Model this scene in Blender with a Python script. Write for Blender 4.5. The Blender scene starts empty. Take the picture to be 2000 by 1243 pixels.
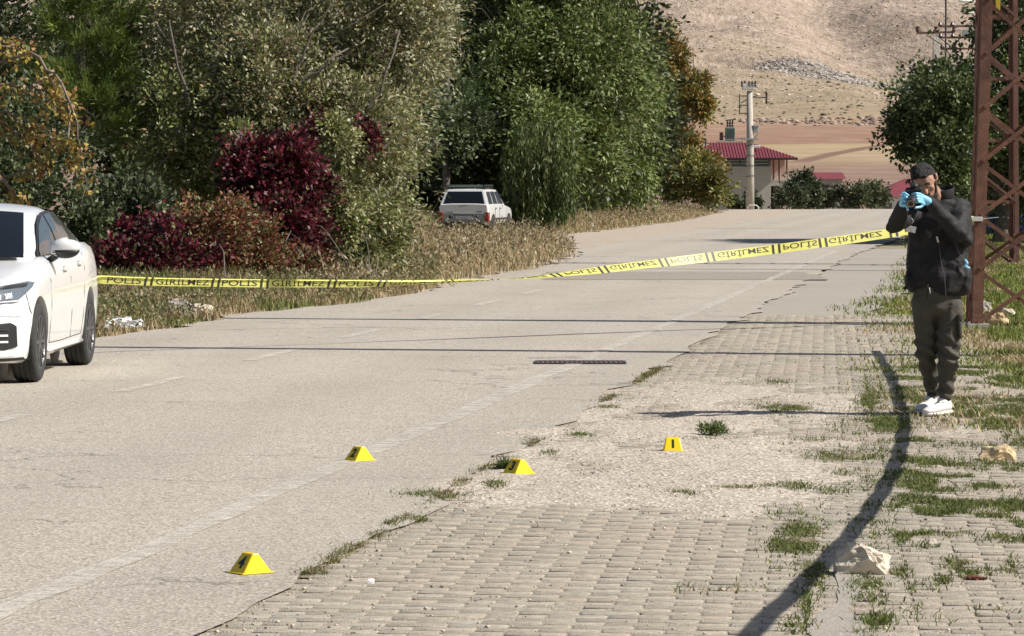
import bpy, bmesh, math, random
import numpy as np
from mathutils import Vector, Matrix

R = math.radians
SC = bpy.context.scene
COL = SC.collection
# ------------------------------------------------------------------ camera
F = 6700.0                       # focal length in pixels of a 2000 px wide picture
CAMH = 1.6
PITCH = math.atan(263.5 / F)
cam_d = bpy.data.cameras.new('camera')
cam = bpy.data.objects.new('camera', cam_d)
COL.objects.link(cam)
cam.location = (0, 0, CAMH)
cam.rotation_euler = (math.pi / 2 - PITCH, 0, 0)
cam_d.sensor_width = 36
cam_d.lens = 36 * F / 2000
cam_d.clip_start = 0.5
cam_d.clip_end = 20000
SC.camera = cam
# ------------------------------------------------------------------ sky and sun
SUN_EL, SUN_AZ = R(42), R(100)      # azimuth clockwise from +Y: the sun stands to the right, a touch behind the camera
world = bpy.data.worlds.new('World')
SC.world = world
world.use_nodes = True
wn = world.node_tree
bg = wn.nodes['Background']
sky = wn.nodes.new('ShaderNodeTexSky')
sky.sky_type = 'NISHITA'
sky.sun_disc = False
sky.sun_elevation = SUN_EL
sky.sun_rotation = SUN_AZ
sky.air_density = 1.0
sky.dust_density = 1.5
wn.links.new(sky.outputs[0], bg.inputs[0])
bg.inputs[1].default_value = 0.062
sun_d = bpy.data.lights.new('sun', 'SUN')
sun_d.energy = 5.0
sun_d.angle = R(0.35)
sun_d.color = (1.0, 0.945, 0.87)
sun = bpy.data.objects.new('sun', sun_d)
COL.objects.link(sun)
sdir = Vector((math.sin(SUN_AZ) * math.cos(SUN_EL), math.cos(SUN_AZ) * math.cos(SUN_EL), math.sin(SUN_EL)))
sun.rotation_euler = sdir.to_track_quat('Z', 'Y').to_euler()
sun.location = (30, -5, 40)
SC.view_settings.view_transform = 'Standard'
SC.view_settings.look = 'None'
SC.view_settings.exposure = 0.44
SC.view_settings.gamma = 1
SC.view_settings.use_curve_mapping = False
SC.render.engine = 'CYCLES'
SC.cycles.max_bounces = 6
SC.cycles.transparent_max_bounces = 6

# ------------------------------------------------------------------ pixel <-> place helpers (survey of the photograph)
_cp, _sp = math.cos(PITCH), math.sin(PITCH)
def ray(px, py):
    c = (px - 1000) / F; u = (621.5 - py) / F
    return Vector((c, _cp + u * _sp, -_sp + u * _cp))
def G(px, py, h=0.0):
    r = ray(px, py); t = (h - CAMH) / r.z
    return Vector((r.x * t, r.y * t, h))
def P(px, py, d):
    r = ray(px, py); t = d / r.y
    return Vector((r.x * t, d, CAMH + r.z * t))
def topx(X, Y, Z):
    zz = Z - CAMH
    dep = Y * _cp - zz * _sp; up = Y * _sp + zz * _cp
    return 1000 + F * X / dep, 621.5 - F * up / dep

# ------------------------------------------------------------------ noise
def _hash(ix, iy, seed):
    v = np.sin(ix * 127.1 + iy * 311.7 + seed * 74.7) * 43758.5453
    return v - np.floor(v)
def vnoise(x, y, seed=0):
    x = np.asarray(x, float); y = np.asarray(y, float)
    ix = np.floor(x); iy = np.floor(y); fx = x - ix; fy = y - iy
    fx = fx * fx * (3 - 2 * fx); fy = fy * fy * (3 - 2 * fy)
    a = _hash(ix, iy, seed); b = _hash(ix + 1, iy, seed); c = _hash(ix, iy + 1, seed); d = _hash(ix + 1, iy + 1, seed)
    return (a * (1 - fx) + b * fx) * (1 - fy) + (c * (1 - fx) + d * fx) * fy
def fbm(x, y, seed=0, oct=4):
    s = 0; a = 0.5; n = 0
    for i in range(oct):
        s = s + a * vnoise(x * 2 ** i, y * 2 ** i, seed + i); n += a; a *= 0.5
    return s / n

# ------------------------------------------------------------------ object helpers
def tag(o, label=None, cat=None, group=None, kind=None):
    if label: o['label'] = label
    if cat: o['category'] = cat
    if group: o['group'] = group
    if kind: o['kind'] = kind
    return o
def link(o, parent=None):
    COL.objects.link(o)
    if parent is not None: o.parent = parent
    return o
def empty(name, loc=(0, 0, 0), rz=0, label=None, cat=None, group=None):
    o = bpy.data.objects.new(name, None)
    o.location = loc; o.rotation_euler = (0, 0, rz); o.empty_display_size = 0.2
    link(o); tag(o, label, cat, group)
    return o
def np_mesh(name, V, Fc, m, parent=None, cols=None, smooth=False):
    """V (n,3), Fc (m,k) int array of equal sided faces; cols per vertex rgb"""
    V = np.asarray(V, np.float32); Fc = np.asarray(Fc, np.int32)
    me = bpy.data.meshes.new(name)
    k = Fc.shape[1]
    me.vertices.add(len(V)); me.vertices.foreach_set('co', V.ravel())
    me.loops.add(Fc.size); me.loops.foreach_set('vertex_index', Fc.ravel())
    me.polygons.add(len(Fc))
    me.polygons.foreach_set('loop_start', np.arange(0, Fc.size, k, dtype=np.int32))
    me.polygons.foreach_set('loop_total', np.full(len(Fc), k, np.int32))
    if smooth: me.polygons.foreach_set('use_smooth', np.ones(len(Fc), bool))
    me.update(calc_edges=True)
    if cols is not None:
        at = me.color_attributes.new('Col', 'FLOAT_COLOR', 'POINT')
        c4 = np.ones((len(V), 4), np.float32); c4[:, :3] = cols
        at.data.foreach_set('color', c4.ravel())
    me.materials.append(m)
    o = bpy.data.objects.new(name, me)
    return link(o, parent)
def bm_obj(name, bm, m, parent=None, smooth=False, bevel=0, subsurf=0, angle=40):
    me = bpy.data.meshes.new(name)
    bmesh.ops.recalc_face_normals(bm, faces=bm.faces[:])
    bm.to_mesh(me); bm.free()
    if smooth:
        for p in me.polygons: p.use_smooth = True
    for x in (m if isinstance(m, (list, tuple)) else [m]): me.materials.append(x)
    o = bpy.data.objects.new(name, me)
    link(o, parent)
    if bevel:
        b = o.modifiers.new('b', 'BEVEL'); b.width = bevel; b.segments = 2; b.limit_method = 'ANGLE'; b.angle_limit = R(35)
    if subsurf:
        s = o.modifiers.new('s', 'SUBSURF'); s.levels = subsurf; s.render_levels = subsurf
    return o
def bake(o):
    dg = bpy.context.evaluated_depsgraph_get(); dg.update()
    me = bpy.data.meshes.new_from_object(o.evaluated_get(dg))
    me.name = o.name
    o.modifiers.clear(); o.data = me
    return o
def box(bm, c, s, rot=None):
    g = bmesh.ops.create_cube(bm, size=1)
    M = Matrix.Translation(Vector(c)) @ (rot.to_4x4() if rot is not None else Matrix.Identity(4)) @ Matrix.Diagonal((s[0], s[1], s[2], 1))
    bmesh.ops.transform(bm, matrix=M, verts=g['verts'])
    return g['verts']
def bar(bm, a, b, w, h=None, up=(0, 0, 1)):
    a = Vector(a); b = Vector(b); h = h or w
    d = b - a; z = d.normalized(); u = Vector(up)
    x = u.cross(z)
    if x.length < 1e-4: x = Vector((1, 0, 0)).cross(z)
    x.normalize(); y = z.cross(x)
    M = Matrix((x, y, z)).transposed()
    return box(bm, (a + b) / 2, (w, h, d.length), M)
def tube(bm, pts, rad, seg=8, cap=True):
    pts = [Vector(p) for p in pts]
    n = len(pts)
    rr = rad if isinstance(rad, (list, tuple)) else [rad] * n
    rings = []; prev = None
    for i, p in enumerate(pts):
        t = (pts[min(i + 1, n - 1)] - pts[max(i - 1, 0)])
        if t.length < 1e-9: t = Vector((0, 0, 1))
        t.normalize()
        if prev is None:
            x = t.orthogonal().normalized()
        else:
            x = prev - t * prev.dot(t)
            x = x.normalized() if x.length > 1e-6 else t.orthogonal().normalized()
        prev = x; y = t.cross(x)
        rings.append([bm.verts.new(p + (x * math.cos(2 * math.pi * k / seg) + y * math.sin(2 * math.pi * k / seg)) * rr[i]) for k in range(seg)])
    for i in range(n - 1):
        for k in range(seg):
            bm.faces.new((rings[i][k], rings[i][(k + 1) % seg], rings[i + 1][(k + 1) % seg], rings[i + 1][k]))
    if cap:
        bm.faces.new(rings[0][::-1]); bm.faces.new(rings[-1])
    return rings
def lathe(bm, prof, seg=24, axis='X', c=(0, 0, 0)):
    """prof list of (axial, radius)"""
    rings = []
    for a, r in prof:
        ring = []
        for k in range(seg):
            t = 2 * math.pi * k / seg; u, v = r * math.cos(t), r * math.sin(t)
            p = {'X': (a, u, v), 'Y': (u, a, v), 'Z': (u, v, a)}[axis]
            ring.append(bm.verts.new((p[0] + c[0], p[1] + c[1], p[2] + c[2])))
        rings.append(ring)
    for i in range(len(rings) - 1):
        for k in range(seg):
            bm.faces.new((rings[i][k], rings[i][(k + 1) % seg], rings[i + 1][(k + 1) % seg], rings[i + 1][k]))
    bm.faces.new(rings[0][::-1]); bm.faces.new(rings[-1])
def text_mesh(s, size, extrude=0.001, offset=0.0, shear=0):
    cu = bpy.data.curves.new('t', 'FONT'); cu.body = s; cu.size = size
    cu.align_x = 'CENTER'; cu.align_y = 'CENTER'; cu.extrude = extrude; cu.offset = offset; cu.shear = shear
    cu.resolution_u = 4
    o = bpy.data.objects.new('t', cu); COL.objects.link(o)
    dg = bpy.context.evaluated_depsgraph_get(); dg.update()
    me = bpy.data.meshes.new_from_object(o.evaluated_get(dg))
    bpy.data.objects.remove(o)
    return me

# ------------------------------------------------------------------ materials
def mat(name, col, rough=0.7, metal=0.0, var=0.12, scale=6.0, bump=0.0, bscale=40.0, coat=0.0, spec=0.5, attr=False, transl=0.0, rand=0.0, col2=None, c2scale=2.0, c2pos=(0.5, 0.6)):
    m = bpy.data.materials.new(name); m.use_nodes = True
    nt = m.node_tree; N = nt.nodes; L = nt.links
    b = N['Principled BSDF']
    b.inputs['Roughness'].default_value = rough; b.inputs['Metallic'].default_value = metal
    b.inputs['Specular IOR Level'].default_value = spec
    if coat: b.inputs['Coat Weight'].default_value = coat; b.inputs['Coat Roughness'].default_value = 0.04
    tc = N.new('ShaderNodeTexCoord'); geo = N.new('ShaderNodeNewGeometry')
    src = geo.outputs['Position'] if scale < 0 else tc.outputs['Object']
    base = None
    if attr:
        a = N.new('ShaderNodeAttribute'); a.attribute_name = 'Col'; base = a.outputs['Color']
    else:
        r = N.new('ShaderNodeRGB'); r.outputs[0].default_value = (*col, 1); base = r.outputs[0]
    if col2 is not None:
        n2 = N.new('ShaderNodeTexNoise'); n2.inputs['Scale'].default_value = c2scale; n2.inputs['Detail'].default_value = 6
        L.new(src, n2.inputs['Vector'])
        mr = N.new('ShaderNodeMapRange'); mr.inputs[1].default_value = c2pos[0]; mr.inputs[2].default_value = c2pos[1]
        L.new(n2.outputs[0], mr.inputs[0])
        mx = N.new('ShaderNodeMix'); mx.data_type = 'RGBA'
        L.new(mr.outputs[0], mx.inputs[0]); L.new(base, mx.inputs[6]); mx.inputs[7].default_value = (*col2, 1)
        base = mx.outputs[2]
    if var:
        n = N.new('ShaderNodeTexNoise'); n.inputs['Scale'].default_value = abs(scale); n.inputs['Detail'].default_value = 5
        L.new(src, n.inputs['Vector'])
        mr = N.new('ShaderNodeMapRange'); mr.inputs[1].default_value = 0.25; mr.inputs[2].default_value = 0.75
        mr.inputs[3].default_value = 1 - var; mr.inputs[4].default_value = 1 + var
        L.new(n.outputs[0], mr.inputs[0])
        vm = N.new('ShaderNodeVectorMath'); vm.operation = 'SCALE'
        L.new(base, vm.inputs[0]); L.new(mr.outputs[0], vm.inputs['Scale'])
        base = vm.outputs[0]
    L.new(base, b.inputs['Base Color'])
    if bump:
        n = N.new('ShaderNodeTexNoise'); n.inputs['Scale'].default_value = bscale; n.inputs['Detail'].default_value = 6
        L.new(src, n.inputs['Vector'])
        bp = N.new('ShaderNodeBump'); bp.inputs['Strength'].default_value = bump; bp.inputs['Distance'].default_value = 0.02
        L.new(n.outputs[0], bp.inputs['Height']); L.new(bp.outputs[0], b.inputs['Normal'])
    if transl:
        t = N.new('ShaderNodeBsdfTranslucent'); L.new(base, t.inputs[0])
        mx = N.new('ShaderNodeMixShader'); mx.inputs[0].default_value = transl
        L.new(b.outputs[0], mx.inputs[1]); L.new(t.outputs[0], mx.inputs[2]); L.new(mx.outputs[0], N['Material Output'].inputs[0])
    return m

M_leaf = mat('leaf', (0.1, 0.1, 0.1), rough=0.5, var=0.0, attr=True, transl=0.22, spec=0.35)
M_silver = mat('silver_leaf', (0.1, 0.1, 0.1), rough=0.55, var=0.0, attr=True, transl=0.22, spec=0.4)
M_grass = mat('grass_blade', (0.1, 0.1, 0.1), rough=0.65, var=0.0, attr=True, transl=0.25, spec=0.25)
M_bark = mat('bark', (0.12, 0.10, 0.08), rough=0.9, var=0.4, scale=9, bump=0.8, bscale=25)
M_bark_pale = mat('pale_bark', (0.38, 0.34, 0.29), rough=0.9, var=0.35, scale=9, bump=0.6, bscale=25)
M_twig = mat('twig', (0.20, 0.16, 0.13), rough=0.9, var=0.3)

# ------------------------------------------------------------------ terrain
PROF = np.array([(-60, 0), (205, 0), (214, -0.05), (225, -0.5), (260, -3.0), (350, -5), (450, -1.8), (650, 3.6), (800, 8.3), (1000, 14.3), (1300, 25.4), (1600, 41.5),
                 (2000, 69.0), (2500, 112.0), (3000, 162.0), (3600, 240.0), (6000, 690.0), (9000, 1100.0)], float)
def H(X, Y):
    X = np.asarray(X, float); Y = np.asarray(Y, float)
    h = np.interp(Y, PROF[:, 0], PROF[:, 1])
    far = np.clip((Y - 900) / 1500, 0, 1)
    ridge = fbm(X / 260 + 3.1, Y / 420 + 1.7, 5, 5) - 0.5
    h = h + far * ridge * 62 * np.clip(Y / 2500, 0.3, 2)
    fine = fbm(X / 42, Y / 70, 11, 4) - 0.5
    h = h + np.clip((Y - 650) / 1400, 0, 1) * fine * 9
    # gully running down the hill and the shoulder right of it
    gx = 205 + (Y - 1500) * 0.045
    h = h - np.clip((Y - 1350) / 900, 0, 1) * 16 * np.exp(-((X - gx) / 42) ** 2)
    h = h - np.clip((X - 140) / 300, 0, 1) * np.clip((Y - 2300) / 800, 0, 1) * 12
    near = np.clip((230 - Y) / 20, 0, 1)
    return h + near * (-0.03)
ys = np.concatenate([np.arange(-40, 200, 4.0), np.arange(200, 240, 1.0), np.arange(240, 700, 10), np.arange(700, 3600, 14), np.arange(3600, 9000, 150)])
us = np.linspace(-1, 1, 301); us = np.sign(us) * np.abs(us) ** 1.5
YY, UU = np.meshgrid(ys, us, indexing='ij')
XX = UU * (45 + np.clip(YY, 0, None) * 0.55)
ZZ = H(XX, YY)
V = np.stack([XX, YY, ZZ], -1).reshape(-1, 3)
nr, nc = YY.shape
idx = np.arange(nr * nc).reshape(nr, nc)
Fq = np.stack([idx[:-1, :-1], idx[:-1, 1:], idx[1:, 1:], idx[1:, :-1]], -1).reshape(-1, 4)
def terrain_mat():
    m = bpy.data.materials.new('terrain_soil'); m.use_nodes = True
    nt = m.node_tree; N = nt.nodes; L = nt.links; b = N['Principled BSDF']
    b.inputs['Roughness'].default_value = 0.95; b.inputs['Specular IOR Level'].default_value = 0.1
    geo = N.new('ShaderNodeNewGeometry'); sep = N.new('ShaderNodeSeparateXYZ'); L.new(geo.outputs['Position'], sep.inputs[0])
    def noise(sc, det=5, vec=None, stretch=None):
        n = N.new('ShaderNodeTexNoise'); n.inputs['Scale'].default_value = sc; n.inputs['Detail'].default_value = det; n.inputs['Roughness'].default_value = 0.65
        if stretch:
            mp = N.new('ShaderNodeMapping'); mp.inputs['Scale'].default_value = stretch; L.new(geo.outputs['Position'], mp.inputs[0]); L.new(mp.outputs[0], n.inputs['Vector'])
        else: L.new(geo.outputs['Position'], n.inputs['Vector'])
        return n.outputs[0]
    def math_(op, a, b_, c=None):
        n = N.new('ShaderNodeMath'); n.operation = op
        for i, v in enumerate((a, b_, c)):
            if v is None: continue
            if isinstance(v, (int, float)): n.inputs[i].default_value = v
            else: L.new(v, n.inputs[i])
        return n.outputs[0]
    def mr(x, a, b_, c=0, d=1):
        n = N.new('ShaderNodeMapRange'); n.inputs[1].default_value = a; n.inputs[2].default_value = b_; n.inputs[3].default_value = c; n.inputs[4].default_value = d
        L.new(x, n.inputs[0]); return n.outputs[0]
    def mix(f, a, b_):
        n = N.new('ShaderNodeMix'); n.data_type = 'RGBA'; L.new(f, n.inputs[0])
        for i, v in ((6, a), (7, b_)):
            if isinstance(v, tuple): n.inputs[i].default_value = (*v, 1)
            else: L.new(v, n.inputs[i])
        return n.outputs[2]
    Y = math_('ADD', sep.outputs[1], mr(noise(0.012, 6), 0, 1, -75, 75))
    X = sep.outputs[0]
    ramp = N.new('ShaderNodeValToRGB'); cr = ramp.color_ramp
    stops = [(0, (.24, .20, .13)), (420, (.24, .16, .125)), (560, (.25, .165, .13)), (690, (.26, .17, .125)), (740, (.36, .27, .165)), (935, (.38, .29, .17)), (950, (.26, .15, .105)), (1235, (.29, .18, .125)),
             (1265, (.34, .22, .15)), (1300, (.33, .255, .165)), (1650, (.31, .25, .16)), (2000, (.36, .285, .205)), (2300, (.42, .33, .26)), (3300, (.44, .35, .285))]  # far hill stops lightened, slight haze put into the colour
    while len(cr.elements) < len(stops): cr.elements.new(0.5)
    for e, (p, c) in zip(cr.elements, stops): e.position = p / 4000; e.color = (*c, 1)
    L.new(math_('DIVIDE', Y, 4000), ramp.inputs[0])
    c = ramp.outputs[0]
    # rough pinkish scree and dry tussocks on the hill
    n1 = noise(0.13, 8, stretch=(1, 0.35, 1)); n2 = noise(0.011, 6)
    hill = mr(sep.outputs[1], 1300, 2100)
    sc = math_('MULTIPLY', mr(n1, 0.50, 0.58), hill)
    c = mix(math_('MULTIPLY', sc, 0.5), c, (.56, .46, .385))
    dk = math_('MULTIPLY', mr(noise(0.11, 8, stretch=(1, .4, 1)), 0.50, 0.60), mr(sep.outputs[1], 1250, 1500))
    c = mix(math_('MULTIPLY', dk, 0.4), c, (.23, .185, .13))
    c = mix(math_('MULTIPLY', mr(n2, .5, .7), mr(hill, 0, 1, .1, .45)), c, (.28, .22, .13))
    c = mix(mr(noise(.05, 6, stretch=(.25, 1.2, 1)), .42, .62, 0, .42), c, (.215, .15, .105))
    c = mix(mr(noise(.16, 7, stretch=(.5, .6, 1)), .5, .64, 0, .35), c, (.44, .36, .27))
    # field with furrows, ploughed strips, dark diagonal strip
    fur = N.new('ShaderNodeTexWave'); fur.wave_type = 'BANDS'; fur.bands_direction = 'Y'; fur.inputs['Scale'].default_value = 0.035; fur.inputs['Distortion'].default_value = 6; fur.inputs['Detail'].default_value = 4
    L.new(geo.outputs['Position'], fur.inputs['Vector'])
    inf = math_('MULTIPLY', mr(sep.outputs[1], 440, 470), mr(sep.outputs[1], 760, 700))
    c = mix(math_('MULTIPLY', math_('MULTIPLY', fur.outputs[0], inf), .55), c, (.20, .125, .10))
    # dark diagonal strip through the straw field: from (50,745) to (95,940)
    dl = math_('SUBTRACT', X, math_('MULTIPLY_ADD', math_('SUBTRACT', sep.outputs[1], 735), .20, 62))
    st = math_('MULTIPLY', mr(math_('ABSOLUTE', dl, 0), 3.0, 1.6), math_('MULTIPLY', mr(sep.outputs[1], 725, 735), mr(sep.outputs[1], 945, 935)))
    c = mix(st, c, (.19, .12, .09))
    # grey rock outcrop on the lower slope
    ox = math_('DIVIDE', math_('SUBTRACT', X, 186), 46); oy = math_('DIVIDE', math_('SUBTRACT', sep.outputs[1], 2020), 85)
    rr = math_('ADD', math_('POWER', math_('ABSOLUTE', ox, 0), 2.0), math_('POWER', math_('ABSOLUTE', oy, 0), 2.0))
    oc = mr(math_('ADD', rr, mr(noise(0.03, 6), 0, 1, -.9, .9)), 1.1, .7)
    c = mix(math_('MULTIPLY', oc, mr(noise(.12, 8), .35, .6)), c, (.17, .15, .135))
    # pale earth track
    tr = math_('SUBTRACT', sep.outputs[1], math_('MULTIPLY_ADD', math_('SUBTRACT', X, 232), -1.7, 2120))
    trm = math_('MULTIPLY', mr(math_('ABSOLUTE', tr, 0), 19, 12), mr(X, 226, 230))
    c = mix(trm, c, (.62, .53, .43))
    # near ground: dry soil with grass tones
    near = mr(sep.outputs[1], 320, 260)
    g = mix(mr(noise(.9, 6), .42, .6), (.30, .245, .165), (.14, .135, .055))
    g = mix(mr(noise(9, 4), .4, .7), g, (.36, .31, .23))
    c = mix(near, c, g)
    L.new(c, b.inputs['Base Color'])
    bp = N.new('ShaderNodeBump'); bp.inputs['Strength'].default_value = 0.9; bp.inputs['Distance'].default_value = 7
    L.new(math_('MULTIPLY', n1, hill), bp.inputs['Height']); L.new(bp.outputs[0], b.inputs['Normal'])
    return m
terrain = np_mesh('terrain', V, Fq, terrain_mat(), smooth=True)
strip_later = None
tag(terrain, 'dry ground rising to a stony brown hillside', kind='structure')

# shapes of the paved strips -------------------------------------------------
def xcurve(pts, y0, y1):
    g = [G(*p) for p in pts]
    return np.array([v.y for v in g]), np.array([v.x for v in g])
_vy, _vx = xcurve([(-200, 720), (190, 654), (330, 638), (440, 614), (640, 594), (800, 572), (930, 540), (1040, 522), (1110, 502), (1115, 478), (1090, 459), (1220, 444), (1330, 431), (1400, 416), (1420, 408.6)], 0, 0)
def x_verge(Y): return np.interp(Y, np.concatenate([[-40], _vy, [300]]), np.concatenate([[-13], _vx, [_vx[-1] + 9]]))
def x_left(Y): return np.maximum(-9.7 + 0.137 * Y, x_verge(Y) + 0.25) if np.isscalar(Y) else np.maximum(-9.7 + 0.137 * Y, x_verge(Y) + 0.25)
def x_bound(Y): return -2.72 + 0.135 * np.asarray(Y, float)
_ry, _rx = xcurve([(2100, 850), (1800, 838), (1735, 805), (1702, 745), (1692, 700), (1650, 655), (1655, 600), (1745, 562), (1765, 520)], 0, 0)
def x_rverge(Y): return np.interp(Y, np.concatenate([[-40, _ry[0] - 3], _ry, [80, 120, 205, 300]]), np.concatenate([[9, 6.0], _rx, [9.5, 13.6, 24.5, 38]]))
def strip(name, fa, fb, y0, y1, step, z, m, label, nx=24, jit=0.0, seed=1):
    Ys = np.arange(y0, y1 + step * 0.5, step)
    a = fa(Ys) + (vnoise(Ys * 1.3, Ys * 0 + 3, seed) - .5) * jit * 2 + (vnoise(Ys * 5.1, Ys * 0 + 7, seed) - .5) * jit
    b = fb(Ys) + (vnoise(Ys * 1.7, Ys * 0 + 9, seed) - .5) * jit * 2 + (vnoise(Ys * 6.3, Ys * 0 + 5, seed) - .5) * jit
    t = np.linspace(0, 1, nx)
    X = a[:, None] * (1 - t) + b[:, None] * t; Y = np.repeat(Ys[:, None], nx, 1)
    Z = H(X, Y) + 0.03 * np.clip((230 - Y) / 20, 0, 1) + z
    Z = np.where(Y > 203, Z + 0.03, Z)
    V = np.stack([X, Y, Z], -1).reshape(-1, 3)
    i = np.arange(len(Ys) * nx).reshape(len(Ys), nx)
    o = np_mesh(name, V, np.stack([i[:-1, :-1], i[:-1, 1:], i[1:, 1:], i[1:, :-1]], -1).reshape(-1, 4), m)
    return tag(o, label, kind='structure')
def ground_mat(name, base, light, dark, agg=55, patch=0.5, stain=(.25, .21, .16), stainamt=.5, bump=.35, fine=.5):
    m = bpy.data.materials.new(name); m.use_nodes = True
    nt = m.node_tree; N = nt.nodes; L = nt.links; b = N['Principled BSDF']
    b.inputs['Roughness'].default_value = 0.9; b.inputs['Specular IOR Level'].default_value = 0.25
    geo = N.new('ShaderNodeNewGeometry')
    def nz(sc, det=4, st=None, rough=.6):
        n = N.new('ShaderNodeTexNoise'); n.inputs['Scale'].default_value = sc; n.inputs['Detail'].default_value = det; n.inputs['Roughness'].default_value = rough
        if st:
            mp = N.new('ShaderNodeMapping'); mp.inputs['Scale'].default_value = st; mp.inputs['Rotation'].default_value = (0, 0, R(7.8)); L.new(geo.outputs['Position'], mp.inputs[0]); L.new(mp.outputs[0], n.inputs['Vector'])
        else: L.new(geo.outputs['Position'], n.inputs['Vector'])
        return n.outputs[0]
    def mr(x, a, b_, c=0, d=1):
        n = N.new('ShaderNodeMapRange'); n.inputs[1].default_value = a; n.inputs[2].default_value = b_; n.inputs[3].default_value = c; n.inputs[4].default_value = d
        L.new(x, n.inputs[0]); return n.outputs[0]
    def mix(f, a, b_):
        n = N.new('ShaderNodeMix'); n.data_type = 'RGBA'
        L.new(f, n.inputs[0])
        for i, v in ((6, a), (7, b_)):
            if isinstance(v, tuple): n.inputs[i].default_value = (*v, 1)
            else: L.new(v, n.inputs[i])
        return n.outputs[2]
    c = mix(mr(nz(patch, 5), .35, .68), base, tuple(x * .90 for x in base))
    c = mix(mr(nz(1.0, 5, (2.2, .16, 1)), .5, .75, 0, stainamt * .7), c, stain)
    vo = N.new('ShaderNodeTexVoronoi'); vo.inputs['Scale'].default_value = agg; L.new(geo.outputs['Position'], vo.inputs['Vector'])
    sp = N.new('ShaderNodeSeparateColor'); L.new(vo.outputs['Color'], sp.inputs[0])
    c = mix(mr(sp.outputs[0], .60, .72, 0, fine), c, light)
    c = mix(mr(sp.outputs[1], .76, .88, 0, fine), c, dark)
    c = mix(mr(nz(agg * .22, 3), .60, .75, 0, fine * .6), c, dark)
    L.new(c, b.inputs['Base Color'])
    bp = N.new('ShaderNodeBump'); bp.inputs['Strength'].default_value = bump; bp.inputs['Distance'].default_value = 0.008
    L.new(vo.outputs['Distance'], bp.inputs['Height']); L.new(bp.outputs[0], b.inputs['Normal'])
    return m
M_road = ground_mat('worn_asphalt', (.395, .356, .298), (.55, .505, .435), (.19, .165, .13), agg=66, stain=(.30, .262, .21), bump=.4, fine=.62)
M_shoulder = ground_mat('gravel_shoulder', (.40, .335, .265), (.55, .48, .40), (.23, .19, .15), agg=28, stain=(.30, .25, .19), bump=.6)
M_concrete = ground_mat('grey_concrete', (.335, .305, .26), (.43, .40, .35), (.25, .22, .19), agg=70, stain=(.27, .24, .20), fine=.3)
M_gravel = ground_mat('loose_gravel', (.445, .385, .315), (.62, .55, .46), (.18, .15, .115), agg=52, stain=(.34, .28, .22), bump=.9, fine=.72)
M_bed = ground_mat('joint_sand', (.34, .295, .23), (.62, .56, .47), (.15, .13, .09), agg=80, stain=(.22, .19, .12), bump=.6)
M_patch = ground_mat('asphalt_patch', (.29, .26, .22), (.38, .34, .29), (.14, .125, .11), agg=60, stain=(.2, .18, .16))
def road_wear(m):
    nt = m.node_tree; N = nt.nodes; L = nt.links; b = N['Principled BSDF']; src = b.inputs['Base Color'].links[0].from_socket
    geo = N.new('ShaderNodeNewGeometry'); sp = N.new('ShaderNodeSeparateXYZ'); L.new(geo.outputs['Position'], sp.inputs[0])
    def mth(op, a, b_=None):
        n = N.new('ShaderNodeMath'); n.operation = op
        for i, v in enumerate((a, b_)):
            if v is None: continue
            if isinstance(v, (int, float)): n.inputs[i].default_value = v
            else: L.new(v, n.inputs[i])
        return n.outputs[0]
    lat = mth('SUBTRACT', sp.outputs[0], mth('MULTIPLY', sp.outputs[1], .138))
    tr = mth('SINE', mth('MULTIPLY', lat, 3.5)); tr = mth('MULTIPLY', mth('ADD', tr, 1), .5)
    n1 = N.new('ShaderNodeTexNoise'); n1.inputs['Scale'].default_value = .35; n1.inputs['Detail'].default_value = 7; L.new(geo.outputs['Position'], n1.inputs['Vector'])
    f = mth('MULTIPLY', mth('MULTIPLY', tr, n1.outputs[0]), .42)
    mx = N.new('ShaderNodeMix'); mx.data_type = 'RGBA'; L.new(f, mx.inputs[0]); L.new(src, mx.inputs[6]); mx.inputs[7].default_value = (.27, .24, .20, 1)
    # cracks
    mp = N.new('ShaderNodeMapping'); mp.inputs['Scale'].default_value = (.22, .42, 1); L.new(geo.outputs['Position'], mp.inputs[0])
    dn = N.new('ShaderNodeTexNoise'); dn.inputs['Scale'].default_value = 2.5; dn.inputs['Detail'].default_value = 8; L.new(geo.outputs['Position'], dn.inputs['Vector'])
    va = N.new('ShaderNodeVectorMath'); va.operation = 'MULTIPLY_ADD'; L.new(dn.outputs['Color'], va.inputs[0]); va.inputs[1].default_value = (.35, .35, 0); L.new(mp.outputs[0], va.inputs[2])
    vo = N.new('ShaderNodeTexVoronoi'); vo.feature = 'DISTANCE_TO_EDGE'; vo.inputs['Scale'].default_value = 1.0; L.new(va.outputs[0], vo.inputs['Vector'])
    mr = N.new('ShaderNodeMapRange'); mr.inputs[1].default_value = .0015; mr.inputs[2].default_value = .006; mr.inputs[3].default_value = .6; mr.inputs[4].default_value = 0; L.new(vo.outputs[0], mr.inputs[0])
    cm = mth('MULTIPLY', mr.outputs[0], mth('GREATER_THAN', n1.outputs[0], .47))
    m2 = N.new('ShaderNodeMix'); m2.data_type = 'RGBA'; L.new(cm, m2.inputs[0]); L.new(mx.outputs[2], m2.inputs[6]); m2.inputs[7].default_value = (.11, .095, .075, 1)
    L.new(m2.outputs[2], b.inputs['Base Color'])
road_wear(M_road)
strip('road_shoulder', x_verge, lambda Y: x_left(Y) + .6, -20, 216, 0.5, -0.012, M_shoulder, 'pale gravel shoulder along the left side of the road', nx=8, jit=.35, seed=4)
strip('road', x_left, lambda Y: np.where(Y < 75, x_bound(Y), np.interp(Y, [75, 110, 205, 240], [x_bound(75) , 12.9, 24.5, 30])), -20, 245, 0.5, 0.008, M_road, 'worn pale asphalt road running uphill to the crest', nx=40, jit=.10, seed=2)
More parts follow.
